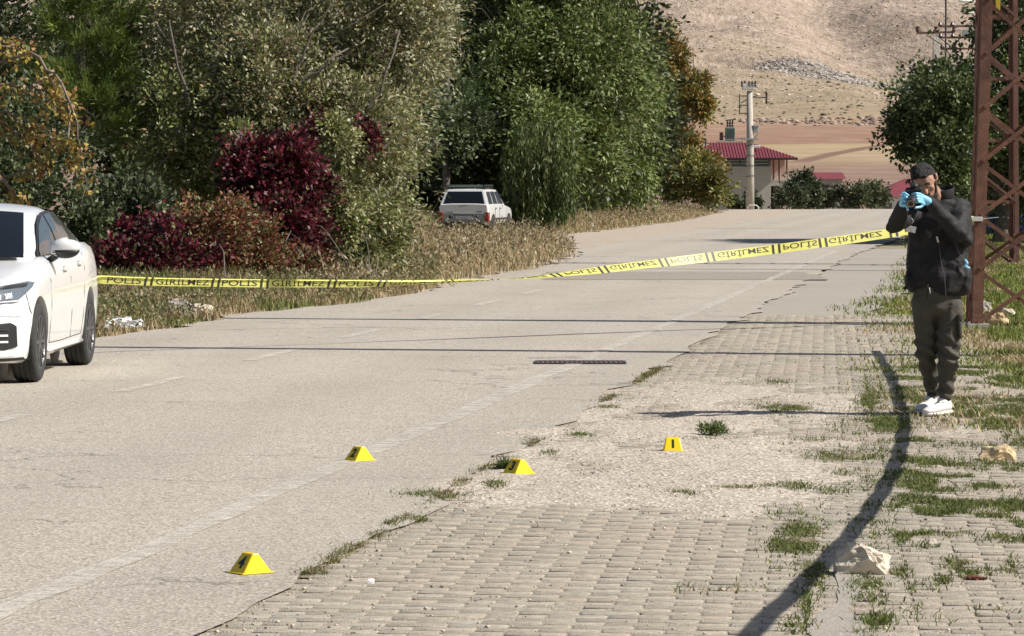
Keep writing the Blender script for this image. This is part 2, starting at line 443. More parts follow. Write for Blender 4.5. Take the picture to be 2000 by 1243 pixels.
strip('concrete_path', lambda Y: x_bound(Y) - .12, lambda Y: x_rverge(Y) + .4, 41, 84, 0.5, -0.006, M_concrete, 'grey concrete path beyond the paving blocks', nx=8, jit=.1, seed=6)
strip('paving_bed', lambda Y: x_bound(Y) - .15, lambda Y: x_rverge(Y) + 1.2, -5, 42, 0.5, -0.0045, M_bed, 'sandy bed under the paving blocks', nx=8, jit=.0, seed=6)
strip('asphalt_patch', lambda Y: -0.0 * Y + 0.55, lambda Y: 0.0 * Y + 5.2, 56.5, 61.5, 0.25, 0.012, M_patch, 'darker resurfaced band of asphalt across the road', nx=30, jit=.12, seed=8)
# faint worn lines
def line_mat():
    m = ground_mat('worn_line_paint', (.64, .60, .52), (.74, .70, .62), (.3, .27, .23), agg=62, fine=.4)
    nt = m.node_tree; N = nt.nodes; L = nt.links
    geo = N.new('ShaderNodeNewGeometry'); n = N.new('ShaderNodeTexNoise'); n.inputs['Scale'].default_value = 5; n.inputs['Detail'].default_value = 9; n.inputs['Roughness'].default_value = .75
    L.new(geo.outputs['Position'], n.inputs['Vector'])
    mr = N.new('ShaderNodeMapRange'); mr.inputs[1].default_value = .40; mr.inputs[2].default_value = .62; mr.inputs[3].default_value = .28; mr.inputs[4].default_value = .80; L.new(n.outputs[0], mr.inputs[0])
    L.new(mr.outputs[0], N['Principled BSDF'].inputs['Alpha'])
    return m
M_line = line_mat()
strip('edge_line', lambda Y: -3.74 + .14 * Y, lambda Y: -3.60 + .14 * Y, 0, 80, 0.5, 0.013, M_line, 'worn white edge line on the right of the road', nx=4, jit=.025, seed=3)
for k in range(7):
    y0 = 21.5 + k * 4.6
    strip('lane_dash', lambda Y: -6.62 + .137 * Y, lambda Y: -6.50 + .137 * Y, y0, y0 + 1.9, 0.25, 0.013, M_line, 'faint white dash of the worn centre line', nx=4, jit=.02, seed=9 + k)['group'] = 'centre line dashes'

_sy, _sl = xcurve([(1575, 1300), (1592, 1243), (1612, 1180), (1630, 1120)], 0, 0); _sy2, _sr = xcurve([(1690, 1300), (1680, 1243), (1672, 1180), (1662, 1120)], 0, 0)
strip('concrete_patch', lambda Y: np.interp(Y, _sy, _sl), lambda Y: np.interp(Y, _sy2, _sr), float(_sy[0]), float(_sy[-1]), 0.1, 0.004, M_concrete, 'bare grey concrete patch in front of the big pale rock', nx=6, jit=.04, seed=5)
# gravel spill lying over the paving
def gravel_spill():
    xs = np.arange(-2.0, 8.0, 0.045); yy = np.arange(14.5, 34.0, 0.07)
    Y, X = np.meshgrid(yy, xs, indexing='ij')
    px, py = topx(X, Y, 0 * X)
    m = np.zeros_like(X)
    def blob(cx, cy, rx, ry, a=1.0):
        return a * np.exp(-(((px - cx) / rx) ** 2 + ((py - cy) / ry) ** 2) ** 1.5)
    m = blob(1180, 905, 350, 95) + blob(1300, 850, 260, 55) + blob(1450, 910, 240, 100, .85) + blob(1550, 790, 200, 40, .7) + blob(1350, 780, 200, 45, .8) + blob(1900, 850, 160, 22, .6) + blob(1010, 960, 180, 30, .7)
    n = fbm(X * 2.2, Y * 1.1, 21, 5) - .5
    z = -0.010 + 0.016 * np.clip(m, 0, 1) + 0.040 * n * np.clip(m * 2, 0, 1) + (fbm(X * 14, Y * 9, 31, 3) - .5) * .016
    i = np.arange(X.size).reshape(X.shape)
    Fq = np.stack([i[:-1, :-1], i[:-1, 1:], i[1:, 1:], i[1:, :-1]], -1).reshape(-1, 4)
    keep = (m[:-1, :-1] > .12).ravel() & (X[:-1, :-1] > x_bound(Y[:-1, :-1]) - .5).ravel()
    o = np_mesh('gravel', np.stack([X, Y, z], -1).reshape(-1, 3), Fq[keep], M_gravel, smooth=True)
    tag(o, 'pinkish loose gravel spread over the paving blocks', 'gravel', kind='stuff')
gravel_spill()

# ------------------------------------------------------------------ paving blocks
rng = np.random.default_rng(7)
PA = math.atan(0.091); ca, sa = math.cos(PA), math.sin(PA)
M_paver = mat('paving_block', (.3, .3, .3), rough=.95, var=.24, scale=-26, bump=.7, bscale=160, attr=True, spec=.2, col2=(.43, .365, .295), c2scale=.9, c2pos=(.42, .66))
LW, LD, GAP = .226, .100, .010
def paver_cols(k, r):
    base = np.array([.40, .357, .288]); return np.clip(base * (1 + r * .26 - .13) + np.array([.016, 0, -.016]) * (k - .5), 0, 1)
paver_list = []
for iu in range(100, 430):
    u = iu * LD
    off = (iu % 2) * LW / 2
    for iv in range(-20, 36):
        v = iv * LW + off
        X = u * sa + v * ca; Y = u * ca - v * sa
        if Y < 11.6 or Y > 41.5: continue
        if X < float(x_bound(Y)) - .02 or X > float(x_rverge(Y)) + .9: continue
        px, py = topx(X, Y, 0)
        if px < 300 or px > 2060 or py > 1290: continue
        paver_list.append((X, Y, px, py))
paver_list.sort(key=lambda p: p[1])
def paver_verts():
    a, b = (LW - GAP) / 2, (LD - GAP) / 2; c = .006
    top = [(-a + c, -b + c, 0), (a - c, -b + c, 0), (a - c, b - c, 0), (-a + c, b - c, 0)]
    mid = [(-a, -b, -.003), (a, -b, -.003), (a, b, -.003), (-a, b, -.003)]
    low = [(-a, -b, -.06), (a, -b, -.06), (a, b, -.06), (-a, b, -.06)]
    return np.array(top + mid + low)
PV = paver_verts()
PF = np.array([(0, 1, 2, 3)] + [(4 + i, 4 + (i + 1) % 4, (i + 1) % 4, i) for i in range(4)] + [(8 + i, 8 + (i + 1) % 4, 4 + (i + 1) % 4, 4 + i) for i in range(4)])
paving = empty('paving', (0, 0, 0)); tag(paving, 'grey interlocking block paving beside the road', kind='structure')
paver_meshes = []
for k in range(9):
    o = np_mesh('paving_block', PV, PF, M_paver, cols=np.repeat(paver_cols(rng.random(), rng.random())[None], 12, 0))
    paver_meshes.append(o.data); bpy.data.objects.remove(o)
inview = [p for p in paver_list if -20 < p[2] < 2020 and p[3] < 1262]
near = inview[:300]; nearset = set(id(p) for p in near)
for p in near:
    o = bpy.data.objects.new('paving_block', paver_meshes[rng.integers(9)])
    o.location = (p[0], p[1], rng.normal(0, .0010) - (.004 if rng.random() < .06 else 0)); o.rotation_euler = (rng.normal(0, .006), rng.normal(0, .005), -PA + rng.normal(0, .012))
    link(o, paving)
rest = [p for p in paver_list if id(p) not in nearset]
n = len(rest); Vs = np.zeros((n, 12, 3)); Cs = np.zeros((n, 12, 3))
for i, p in enumerate(rest):
    a = -PA + rng.normal(0, .012); c_, s_ = math.cos(a), math.sin(a)
    q = PV.copy(); q[:, 2] += rng.normal(0, .007) * q[:, 1] + rng.normal(0, .005) * q[:, 0]
    Vs[i, :, 0] = q[:, 0] * c_ - q[:, 1] * s_ + p[0]; Vs[i, :, 1] = q[:, 0] * s_ + q[:, 1] * c_ + p[1]; Vs[i, :, 2] = q[:, 2] + rng.normal(0, .0013)
    Cs[i] = paver_cols(rng.random(), rng.random())
Fs = (PF[None] + (np.arange(n) * 12)[:, None, None]).reshape(-1, 4)
o = np_mesh('paving_blocks', Vs.reshape(-1, 3), Fs, M_paver, paving, cols=Cs.reshape(-1, 3)); tag(o, kind='stuff')

# ------------------------------------------------------------------ pebbles
def joint_dist(X, Y):
    u = X * sa + Y * ca; v = X * ca - Y * sa
    ru = u / LD; ju = np.abs(ru - (np.floor(ru) + .5)) * LD
    vv = (v - (np.mod(np.round(ru), 2)) * LW / 2) / LW; jv = np.abs(vv - (np.floor(vv) + .5)) * LW
    return np.minimum(ju * 1.6, jv)
def pebbles(name, pts, sizes, cols, m, label, cat):
    octv = np.array([(1, 0, 0), (0, 1, 0), (-1, 0, 0), (0, -1, 0), (0, 0, 1), (0, 0, -1)], float)
    octf = np.array([(0, 1, 4), (1, 2, 4), (2, 3, 4), (3, 0, 4), (1, 0, 5), (2, 1, 5), (3, 2, 5), (0, 3, 5)])
    n = len(pts); r = rng.uniform(.7, 1.3, (n, 6, 1)) * octv[None] * sizes[:, None, None]
    r[..., 2] *= .65; a = rng.uniform(0, 6.28, n); c_, s_ = np.cos(a)[:, None], np.sin(a)[:, None]
    V = np.stack([r[..., 0] * c_ - r[..., 1] * s_, r[..., 0] * s_ + r[..., 1] * c_, r[..., 2]], -1) + pts[:, None]
    Fc = (octf[None] + (np.arange(n) * 6)[:, None, None]).reshape(-1, 3)
    o = np_mesh(name, V.reshape(-1, 3), Fc, m, cols=np.repeat(cols, 6, 0)); tag(o, label, cat, kind='stuff'); return o
M_pebble = mat('pebble', (.4, .4, .4), rough=.9, var=.1, scale=50, attr=True, spec=.2)
def peb_cols(n):
    b = np.array([.50, .43, .36])[None] * rng.uniform(.35, 1.35, (n, 1)); b += rng.normal(0, .02, (n, 3)); return np.clip(b, .05, .8)
N = 110000
Yp = 12 + 22 * rng.random(N) ** 1.3; Xp = -2.5 + 9 * rng.random(N)
px, py = topx(Xp, Yp, 0 * Xp)
bd = Xp - x_bound(Yp)
jj = joint_dist(Xp, Yp)
dens = .03 + .38 * (jj < .016) * (bd > .03) + .9 * np.exp(-(((px - 1280) / 380) ** 2 + ((py - 890) / 95) ** 2)) + .6 * np.exp(-(((bd + .35) / .45) ** 2)) + .3 * ((py < 900) & (px > 1100))
k = (rng.random(N) < dens * (.25 + 1.2 * fbm(Xp * 2, Yp, 41, 3))) & (px > -20) & (px < 2020)
Xp, Yp = Xp[k], Yp[k]
sz = rng.gamma(3, .00125, len(Xp)).clip(.0015, .011)
pebbles('pebbles', np.stack([Xp, Yp, sz * .4], -1), sz, peb_cols(len(Xp)), M_pebble, 'loose pebbles scattered along the road edge and paving', 'pebbles')
# ------------------------------------------------------------------ vegetation helpers
def unit(v): return v / (np.linalg.norm(v, axis=-1, keepdims=True) + 1e-9)
def leaf_quads(pos, d, nrm, L, W):
    """diamond leaves: pos base, d direction, nrm normal, L length, W width"""
    s = unit(np.cross(d, nrm)); n = unit(np.cross(s, d))
    L = L[:, None]; W = W[:, None]
    v0 = pos; v2 = pos + d * L; md = pos + d * L * .45
    v1 = md + s * W * .5 + n * W * .12; v3 = md - s * W * .5 + n * W * .12
    V = np.stack([v0, v1, v2, v3], 1)
    return V
def sprays(starts, dirs, per, length, leafL, leafW, droop, pal, palw, spread=.55, cvar=.22, updown=0.0, clumpcol=None):
    n = len(starts)
    t = rng.uniform(.05, 1, (n, per))
    ln = length * rng.uniform(.6, 1.3, (n, 1))
    P0 = starts[:, None] + dirs[:, None] * (t * ln)[..., None]
    P0[..., 2] -= droop * (t ** 2) * ln
    tw = dirs[:, None] + np.array([0, 0, -1.0]) * (2 * droop * t)[..., None]
    side = rng.normal(0, 1, (n, per, 3))
    d = unit(unit(tw) * .8 + side * spread)
    d[..., 2] += updown; d = unit(d)
    P0 = P0 + side * (length * .10)
    nm = unit(rng.normal(0, 1, (n, per, 3)) + np.array([.25, -.35, .55]))
    LL = leafL * rng.uniform(.6, 1.35, (n, per)); WW = leafW * rng.uniform(.7, 1.3, (n, per))
    V = leaf_quads(P0.reshape(-1, 3), d.reshape(-1, 3), nm.reshape(-1, 3), LL.ravel(), WW.ravel())
    pal = np.array(pal, float); palw = np.array(palw, float) / sum(palw)
    ci = rng.choice(len(pal), (n, per), p=palw)
    cc = pal[ci] * rng.uniform(1 - cvar, 1 + cvar, (n, per, 1))
    tone = rng.uniform(.8, 1.2, (n, 1, 1)); cc = cc * tone
    if clumpcol is not None: cc = cc * clumpcol[:, None]
    C = np.repeat(np.clip(cc.reshape(-1, 1, 3), 0, .9), 4, 1)
    return V.reshape(-1, 3), C.reshape(-1, 3)
def leaf_obj(name, VC, m, parent, kind='stuff'):
    V = np.concatenate([v for v, c in VC]); C = np.concatenate([c for v, c in VC])
    Fq = np.arange(len(V)).reshape(-1, 4)
    o = np_mesh(name, V, Fq, m, parent, cols=C)
    if kind: o['kind'] = kind
    return o
def ell_sample(n, c, r, shell=.55, lump=.35, seed=0):
    """points in an ellipsoid, mostly near its uneven surface"""
    u = unit(rng.normal(0, 1, (n, 3)))
    a = np.arctan2(u[:, 1], u[:, 0]); e = u[:, 2]
    bump = 1 + lump * (fbm(a * 1.7 + 10, e * 3 + 5, seed, 3) - .5) * 2
    rad = np.minimum((shell + (1 - shell) * rng.random(n) ** .6) * bump, 1.12)
    return np.array(c) + u * np.array(r) * rad[:, None], u
def box_ell(x0, x1, y0, y1, d, rd):
    a = P(x0, y1, d); b = P(x1, y0, d)
    return ((a.x + b.x) / 2, d, (a.z + b.z) / 2), ((b.x - a.x) / 2, rd, (b.z - a.z) / 2)
def limb_bm(bm, p0, p1, r0, r1, bend=.12, seg=6, n=5):
    p0 = Vector(p0); p1 = Vector(p1); L = (p1 - p0).length; pts = []
    o = Vector(rng.normal(0, 1, 3)) * L * bend
    for i in range(n + 1):
        t = i / n; w = math.sin(math.pi * t)
        pts.append(p0.lerp(p1, t) + o * w + Vector((0, 0, L * .08 * w)))
    tube(bm, pts, [r0 + (r1 - r0) * i / n for i in range(n + 1)], seg)
    return pts
class Tree:
    def __init__(s, name, label, cat, base, group=None, origin=None):
        s.root = empty(name, (base[0], base[1], 0), label=label, cat=cat, group=group)
        s.b = Vector((base[0], base[1], 0)); s.VC = []; s.M = M_leaf
    def add(s, VC): s.VC.append((VC[0] - np.array(s.b), VC[1]))
    def lobe(s, c, r, nsp, per, length, leafL, leafW, pal, palw, droop=.15, shell=.5, outward=.8, up=.25, lump=.35, spread=.55, **kw):
        seed = int(rng.integers(1000)); r = tuple(max(q - .5 * length, q * .35) for q in r)
        K = max(6, int(nsp / 26)); kc, ku = ell_sample(K, c, r, shell * .9, lump, seed)
        ki = rng.integers(0, K, nsp); cs = (min(r) * .13 + .045 * max(r)) * rng.uniform(.6, 1.6, K)[ki]
        st = kc[ki] + rng.normal(0, 1, (nsp, 3)) * cs[:, None]; u = unit(ku[ki] + rng.normal(0, .35, (nsp, 3)))
        tone = rng.uniform(.62, 1.35, K)[ki]
        dd = unit(u * outward + rng.normal(0, .45, (nsp, 3)) + np.array([0, 0, up]))
        # clump-level leaf brightness, random from clump to clump
        cc = tone * (.85 + .3 * fbm(st[:, 0] * 1.1, st[:, 2] * 1.1 + st[:, 1], seed + 3, 3))
        k = st[:, 2] > .05
        s.add(sprays(st[k], dd[k], per, length, leafL, leafW, droop, pal, palw, spread=spread, clumpcol=np.repeat(cc[k, None], 3, 1), **kw))
        return st
    def wood(s, trunk_top, r, limbs, m=None, r1=None, lr=None, trunk=True, lean=0):
        m = m or M_bark
        tt = Vector(trunk_top) - s.b
        if trunk:
            bm = bmesh.new(); tube(bm, [Vector((0, 0, -.1)), Vector((0, 0, .25)), tt * .5 + Vector((lean, 0, 0)), tt], [r * 1.35, r, r * .85, (r1 or r * .6)], 10)
            bm_obj('trunk', bm, m, s.root, smooth=True)
        for q in limbs:
            bm = bmesh.new(); a = tt * float(rng.uniform(.55, 1)); q = Vector(q) - s.b
            pts = limb_bm(bm, a, q, (lr or r * .5), (lr or r * .5) * .25)
            for j in range(3):
                t0 = pts[2 + j]; limb_bm(bm, t0, t0 + (q - a) * .35 + Vector(rng.normal(0, .18, 3)) * (q - a).length, (lr or r * .5) * .35, (lr or r * .5) * .1, n=3, seg=4)
            bm_obj('limb', bm, m, s.root, smooth=True)
    def done(s, name='crown'):
        leaf_obj(name, s.VC, s.M, s.root)
        return s.root

OL = [(.165, .175, .058), (.24, .235, .115), (.34, .33, .22), (.12, .15, .028), (.28, .17, .08)]
# --- big dusty olive-green broadleaf in the middle of the left bank
t = Tree('broadleaf_tree', 'wide dusty grey-green tree with pale leaves between the pine and the parked estate car', 'tree', G(520, 0 + 540)[:2])
t.M = M_silver
D = 60
for (x0, x1, y0, y1, d, rd, n, pal, w) in [
    (270, 620, -190, 260, 61, 2.1, 2800, OL, (2, 4, 5, 1, .6)),
    (480, 860, -170, 280, 60.5, 2.0, 2900, OL, (2, 4, 4, 1, .9)), (700, 880, -60, 200, 60.2, 1.4, 1000, OL, (2, 4, 4, 1, .6)), (420, 720, 150, 400, 59.3, 1.5, 1500, OL, (3, 4, 2, 3, .5)),
    (290, 560, 110, 420, 58.8, 1.5, 2000, OL, (4, 2, 1, 5, .4)),
    (560, 822, 130, 470, 58.5, 1.4, 2000, OL, (2, 4, 3, 2, .5)),
    (600, 800, 340, 545, 56.5, .9, 900, OL, (3, 4, 2, 3, .4)),
    (400, 640, 60, 300, 58.2, 1.2, 1300, OL, (2, 4, 3, 2, 1.2))]:
    c, r = box_ell(x0, x1, y0, y1, d, rd)
    t.lobe(c, r, int(n * 1.25), 11, .42, .092, .038, pal, w, droop=.25, up=.45, lump=.45, shell=.42)
for pl in ([(410, 330), (440, 240), (475, 190), (545, 160)], [(560, 175), (580, 130), (600, 80), (640, 20)], [(575, 170), (620, 140), (680, 95)], [(370, 200), (345, 130), (330, 40)], [(350, 250), (330, 290), (310, 340)], [(700, 250), (740, 180), (780, 60)], [(470, 300), (520, 240), (590, 200), (640, 190)]):
    bm = bmesh.new(); pp = []
    for i in range(len(pl) - 1):
        for k in range(3): f = k / 3; pp.append(P(pl[i][0] * (1 - f) + pl[i + 1][0] * f + rng.normal(0, 3), pl[i][1] * (1 - f) + pl[i + 1][1] * f + rng.normal(0, 3), 57.6) - t.b)
    pp.append(P(*pl[-1], 58.2) - t.b); tube(bm, pp, [.032 * (1 - i / (len(pp) + 1)) + .006 for i in range(len(pp))], 6)
    for i in range(2, len(pp) - 1, 2): tube(bm, [pp[i], pp[i] + Vector((rng.normal(0, .25), rng.normal(0, .1), .3 + .2 * rng.random()))], [.012, .004], 4)
    bm_obj('limb', bm, M_bark, t.root, smooth=True)
t.wood(P(520, 330, 60), .16, [P(360, 120, 60), P(560, 60, 59), P(700, 80, 59), P(440, 170, 58.5), P(760, 260, 59), P(620, 150, 58), P(380, 240, 58)], lr=.07)
t.done()
# --- dark conifers
def pine(label, px, base_y, x0, x1, ytop, ybot, d, nb, needle=.16, pal=((.045, .085, .02), (.075, .12, .03), (.10, .145, .035)), trunk_r=.13, group='dark pines on the left bank'):
    b = P(px, base_y, d); t = Tree('pine_tree', label, 'tree', (b.x, d), group)
    top = P(px, ytop, d); bot = P(px, ybot, d)
    halfw = (P(x1, 0, d).x - P(x0, 0, d).x) / 2
    n = nb
    z = bot.z + (top.z - bot.z) * rng.random(n) ** .9
    rr = halfw * (.35 + .65 * (1 - ((z - bot.z) / (top.z - bot.z))) ** .6) * (.25 + .75 * rng.random(n) ** .5)
    a = rng.uniform(0, 6.28, n)
    # whorled branches: clumps gather round branch tips
    nbr = 60; bi = rng.integers(0, nbr, n); ba = rng.uniform(0, 6.28, nbr); bz = np.linspace(bot.z, top.z, nbr)
    f = rng.random(n) ** .45; Rb = halfw * (.30 + .70 * (1 - (bz[bi] - bot.z) / (top.z - bot.z)) ** .55) * rng.uniform(.75, 1.15, nbr)[bi]
    X = b.x + np.cos(ba[bi]) * Rb * f + rng.normal(0, .10, n); Yq = d + np.sin(ba[bi]) * Rb * f + rng.normal(0, .10, n); Z = bz[bi] + Rb * f * .35 + rng.normal(0, .09, n)
    st = np.stack([X, Yq, Z], -1)
    u = unit(np.stack([np.cos(ba[bi]), np.sin(ba[bi]), np.full(n, .9)], -1) + rng.normal(0, .25, (n, 3)))
    cc = .8 + .4 * rng.random(nbr)[bi]
    t.add(sprays(st, u, 26, .20, needle, .014, 0, pal, (3, 4, 2), spread=.42, updown=.15, clumpcol=np.repeat(cc[:, None], 3, 1)))
    lim = []
    for k in range(4, nbr, 7):
        lim.append((b.x + math.cos(ba[k]) * Rb.mean() * .9, d + math.sin(ba[k]) * Rb.mean() * .9, bz[k] + .2))
    t.wood((top.x, d, top.z), trunk_r, lim, m=M_bark, r1=.05, lr=.03)
    t.done()
pine('dark green pine with a bare grey trunk above the white saloon car', 160, 540, 10, 280, -160, 330, 59.5, 1500, pal=((.075, .12, .022), (.125, .18, .035), (.19, .235, .055)))
pine('dark pine rising behind the estate car between two broadleaf crowns', 872, 449, 780, 965, -180, 240, 117, 1300, needle=.2, pal=((.035, .07, .02), (.055, .09, .025), (.07, .11, .03)))
# --- dark background crowns closing the view
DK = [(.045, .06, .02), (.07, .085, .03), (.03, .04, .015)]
bgs = [(-220, 140, -150, 540, 72, 'dark crown filling the gap at the far left edge', 2300), (120, 420, -80, 530, 74, 'dark crown behind the pine and the dusty tree', 2000),
       (380, 760, -60, 500, 76, 'dark crown behind the dusty grey-green tree', 2000), (680, 960, -120, 430, 124, 'dark crown standing behind the roof of the estate car', 2600),
       (900, 1240, -190, 425, 140, 'dark crown behind the big green willow', 2600), (1110, 1290, 80, 415, 165, 'shadowy crown behind the row of pale trunks', 1900)]
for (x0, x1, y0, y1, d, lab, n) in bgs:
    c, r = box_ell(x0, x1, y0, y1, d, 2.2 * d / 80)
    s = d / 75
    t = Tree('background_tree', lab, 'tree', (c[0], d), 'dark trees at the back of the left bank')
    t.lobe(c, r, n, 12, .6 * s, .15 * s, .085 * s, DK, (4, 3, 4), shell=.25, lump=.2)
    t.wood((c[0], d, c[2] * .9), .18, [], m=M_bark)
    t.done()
# --- yellowing tree at the far left
b = G(-190, 600); t = Tree('yellowing_tree', 'half bare tree with yellow autumn leaves arching in above the white saloon car', 'tree', b[:2])
YD = 46
br = [[(-190, 430), (-120, 250), (-30, 130), (60, 105), (120, 160), (150, 240), (160, 330), (175, 385)],
      [(-190, 420), (-100, 330), (0, 262), (90, 268), (150, 300)], [(-180, 400), (-80, 260), (10, 218), (70, 240), (120, 280)],
      [(-190, 440), (-80, 370), (0, 345), (60, 338), (90, 300)], [(-120, 250), (-40, 180), (20, 165), (80, 175), (110, 215)],
      [(0, 345), (30, 380), (40, 420)], [(-80, 300), (0, 235), (60, 285), (100, 330)], [(-60, 120), (0, 95), (50, 98)], [(60, 180), (95, 150), (130, 200), (135, 280), (155, 345)]]
for pl in br:
    pts = []
    for i in range(len(pl) - 1):
        for k in range(4):
            f = k / 4; pts.append(P(pl[i][0] * (1 - f) + pl[i + 1][0] * f + rng.normal(0, 2.5), pl[i][1] * (1 - f) + pl[i + 1][1] * f + rng.normal(0, 2.5), YD + .25 * math.sin(i + f)) - t.b)
    n = len(pts); bm = bmesh.new(); tube(bm, pts, [.028 * (1 - i / n) + .005 for i in range(n)], 5)
    for i in range(6, n, 2):
        q = pts[i]; e = q + Vector((rng.normal(.1, .2), rng.normal(0, .15), rng.normal(-.05, .2))); tube(bm, [q, q.lerp(e, .5) + Vector((0, 0, .02)), e], [.006, .004, .002], 4)
    bm_obj('limb', bm, M_twig, t.root, smooth=True)
    A = np.array([list(p + t.b) for p in pts[5:]])
    if len(A) > 2:
        k = rng.integers(0, len(A), 22 + 2 * len(A)); st = A[k] + rng.normal(0, .07, (len(k), 3))
        t.add(sprays(st, unit(rng.normal(0, 1, (len(k), 3)) + np.array([0, 0, -.6])), 4, .12, .085, .058, .1, [(.40, .29, .06), (.30, .17, .055), (.25, .22, .05), (.22, .12, .05), (.15, .16, .05)], (3, 3, 3, 3, 2), cvar=.3))
c, r = box_ell(-200, 70, -60, 480, 50, 1.0)
bm = bmesh.new(); tube(bm, [Vector((0, 0, -.1)), Vector((.1, 0, 1.2)), P(-190, 420, YD) - t.b], [.16, .13, .09], 9); bm_obj('trunk', bm, M_bark, t.root, smooth=True)
t.done()
# --- dark bush behind the saloon
def bush(name, label, boxes, base, pal, w, cat='bush', leaf=(.075, .05), group=None, droop=.1, per=9, length=.28, **kw):
    t = Tree(name, label, cat, base, group)
    lim = []
    for (x0, x1, y0, y1, d, rd, n) in boxes:
        c, r = box_ell(x0, x1, y0, y1, d, rd)
        st = t.lobe(c, r, n, per, length, leaf[0], leaf[1], pal, w, droop=droop, **kw)
        for k in range(1): lim.append(np.array(list(t.b)) * .6 + st[int(rng.integers(len(st)))] * .4)
    bm = bmesh.new()
    for q in lim: limb_bm(bm, (rng.normal(0, .12), rng.normal(0, .08), -.05), Vector(q) - t.b, .013, .004, seg=5)
    bm_obj('stems', bm, M_bark, t.root, smooth=True)
    return t.done('foliage')
DG = [(.07, .095, .035), (.10, .125, .055), (.15, .17, .10), (.04, .06, .02)]
bush('leafy_bush', 'dark green bush behind the roof and mirror of the white saloon car', [(130, 330, 335, 520, 51, .8, 900), (110, 220, 380, 560, 50, .7, 500), (200, 340, 400, 560, 52, .8, 600)], G(220, 575)[:2], DG, (3, 3, 2, 2))
bush('leafy_bush', 'low dark bush at the left picture edge behind the saloon car', [(-120, 120, 300, 560, 50.5, .9, 1200), (-60, 180, 150, 420, 53, .9, 900)], G(10, 590)[:2], DG, (4, 3, 1, 4))
RD = [(.075, .009, .017), (.13, .016, .028), (.032, .008, .011), (.17, .06, .05), (.12, .12, .04)]
BR = [(.17, .07, .035), (.20, .12, .045), (.11, .035, .025), (.18, .17, .07), (.22, .04, .04)]
bush('red_creeper', 'low crimson creeper behind the saloon car and the left stretch of tape', [(165, 330, 450, 600, 48.5, .6, 800), (250, 420, 445, 600, 49, .6, 750), (200, 300, 425, 520, 50, .5, 250)], G(270, 585)[:2], RD, (4, 3, 4, 1, 1.6), cat='creeper', leaf=(.08, .055), lump=.8, shell=.2)
bush('red_creeper', 'tall dark crimson creeper arching over the bank beneath the dusty tree', [(440, 570, 285, 430, 52.6, .5, 800), (500, 630, 265, 380, 52.8, .5, 560), (470, 600, 390, 530, 52.2, .5, 850), (560, 655, 340, 480, 52.8, .3, 420), (540, 640, 440, 560, 52.6, .3, 300), (590, 690, 230, 300, 56, .4, 110), (640, 745, 250, 285, 55.8, .3, 60)], G(560, 570)[:2], RD, (4, 4, 4, 1, .8), cat='creeper', leaf=(.085, .055), length=.34, lump=.8, shell=.2)
bush('brown_bramble', 'rust brown and olive bramble between the two crimson creepers', [(330, 490, 390, 600, 49.8, .6, 1000), (420, 560, 420, 600, 50.5, .6, 800), (500, 650, 480, 595, 51, .5, 600), (280, 380, 400, 480, 51.8, .4, 250)], G(430, 590)[:2], BR, (3, 3, 2, 4, 2), leaf=(.065, .04))
bush('leafy_bush', 'yellow-green shrub sprays hanging at the right foot of the dusty tree', [(430, 540, 235, 290, 54, .4, 160), (590, 720, 230, 300, 53.8, .4, 220), (640, 710, 300, 480, 53.6, .35, 330), (640, 800, 410, 545, 56, .6, 700), (690, 760, 470, 560, 55, .3, 260), (560, 640, 470, 560, 54, .3, 160)], G(725, 566)[:2], OL, (4, 3, 1, 3, .3), leaf=(.08, .04), droop=.35)
# --- the big green tree and its hanging fronds
GR = [(.095, .14, .03), (.145, .18, .05), (.21, .235, .09), (.06, .09, .022)]
t = Tree('willow_tree', 'tallest bright green willow with hanging fronds right of the estate car', 'tree', G(1060, 449)[:2])
for (x0, x1, y0, y1, d, rd, n) in [(930, 1210, -260, 160, 127, 4, 2900), (880, 1080, 20, 330, 123, 3, 2000), (1010, 1260, -40, 300, 124, 3.6, 2800), (960, 1140, 160, 400, 119, 2.4, 1500), (1080, 1230, 190, 380, 122, 2.2, 900), (1110, 1290, 40, 260, 128, 3, 1400)]:
    c, r = box_ell(x0, x1, y0, y1, d, rd); t.lobe(c, r, n, 10, .85, .21, .085, GR, (3, 4, 2, 2), droop=.45, up=.3, lump=.5, shell=.4)
n = 520; px_ = np.clip(rng.normal(1056, 30, n), 985, 1118); pt = 225 + 150 * rng.random(n); dd_ = rng.uniform(113, 118, n)
st = np.array([list(P(a, b_, c_)) for a, b_, c_ in zip(px_, pt, dd_)])
ln = (st[:, 2] - .15) * rng.uniform(.35, 1.0, n) ** .8
tt = rng.random((n, 60)); p0 = st[:, None] - np.array([0, 0, 1.0]) * (tt * ln[:, None])[..., None] + rng.normal(0, .04, (n, 60, 3))
dl = unit(np.array([0, 0, -1.0]) + rng.normal(0, .35, (n, 60, 3))); nm = unit(rng.normal(0, 1, (n, 60, 3)))
Vf = leaf_quads(p0.reshape(-1, 3), dl.reshape(-1, 3), nm.reshape(-1, 3), np.full(n * 60, .20), np.full(n * 60, .05))
cf = np.array(GR)[rng.choice(4, n, p=[.35, .15, .05, .45])][:, None, None] * rng.uniform(.55, 1.15, (n, 60, 1, 1)) * rng.uniform(.6, 1.2, (n, 1, 1, 1)); cf = np.broadcast_to(cf, (n, 60, 4, 3)).reshape(-1, 3)
t.add((Vf.reshape(-1, 3), cf))
t.wood(P(1050, 250, 124), .28, [P(960, 80, 124), P(1100, 60, 124), P(1180, 150, 124), P(1000, 180, 121)], lr=.12)
t.done()
t = Tree('broadleaf_tree', 'green tree with a shaded hollow right of the willow above the pale trunks', 'tree', G(1195, 421)[:2])
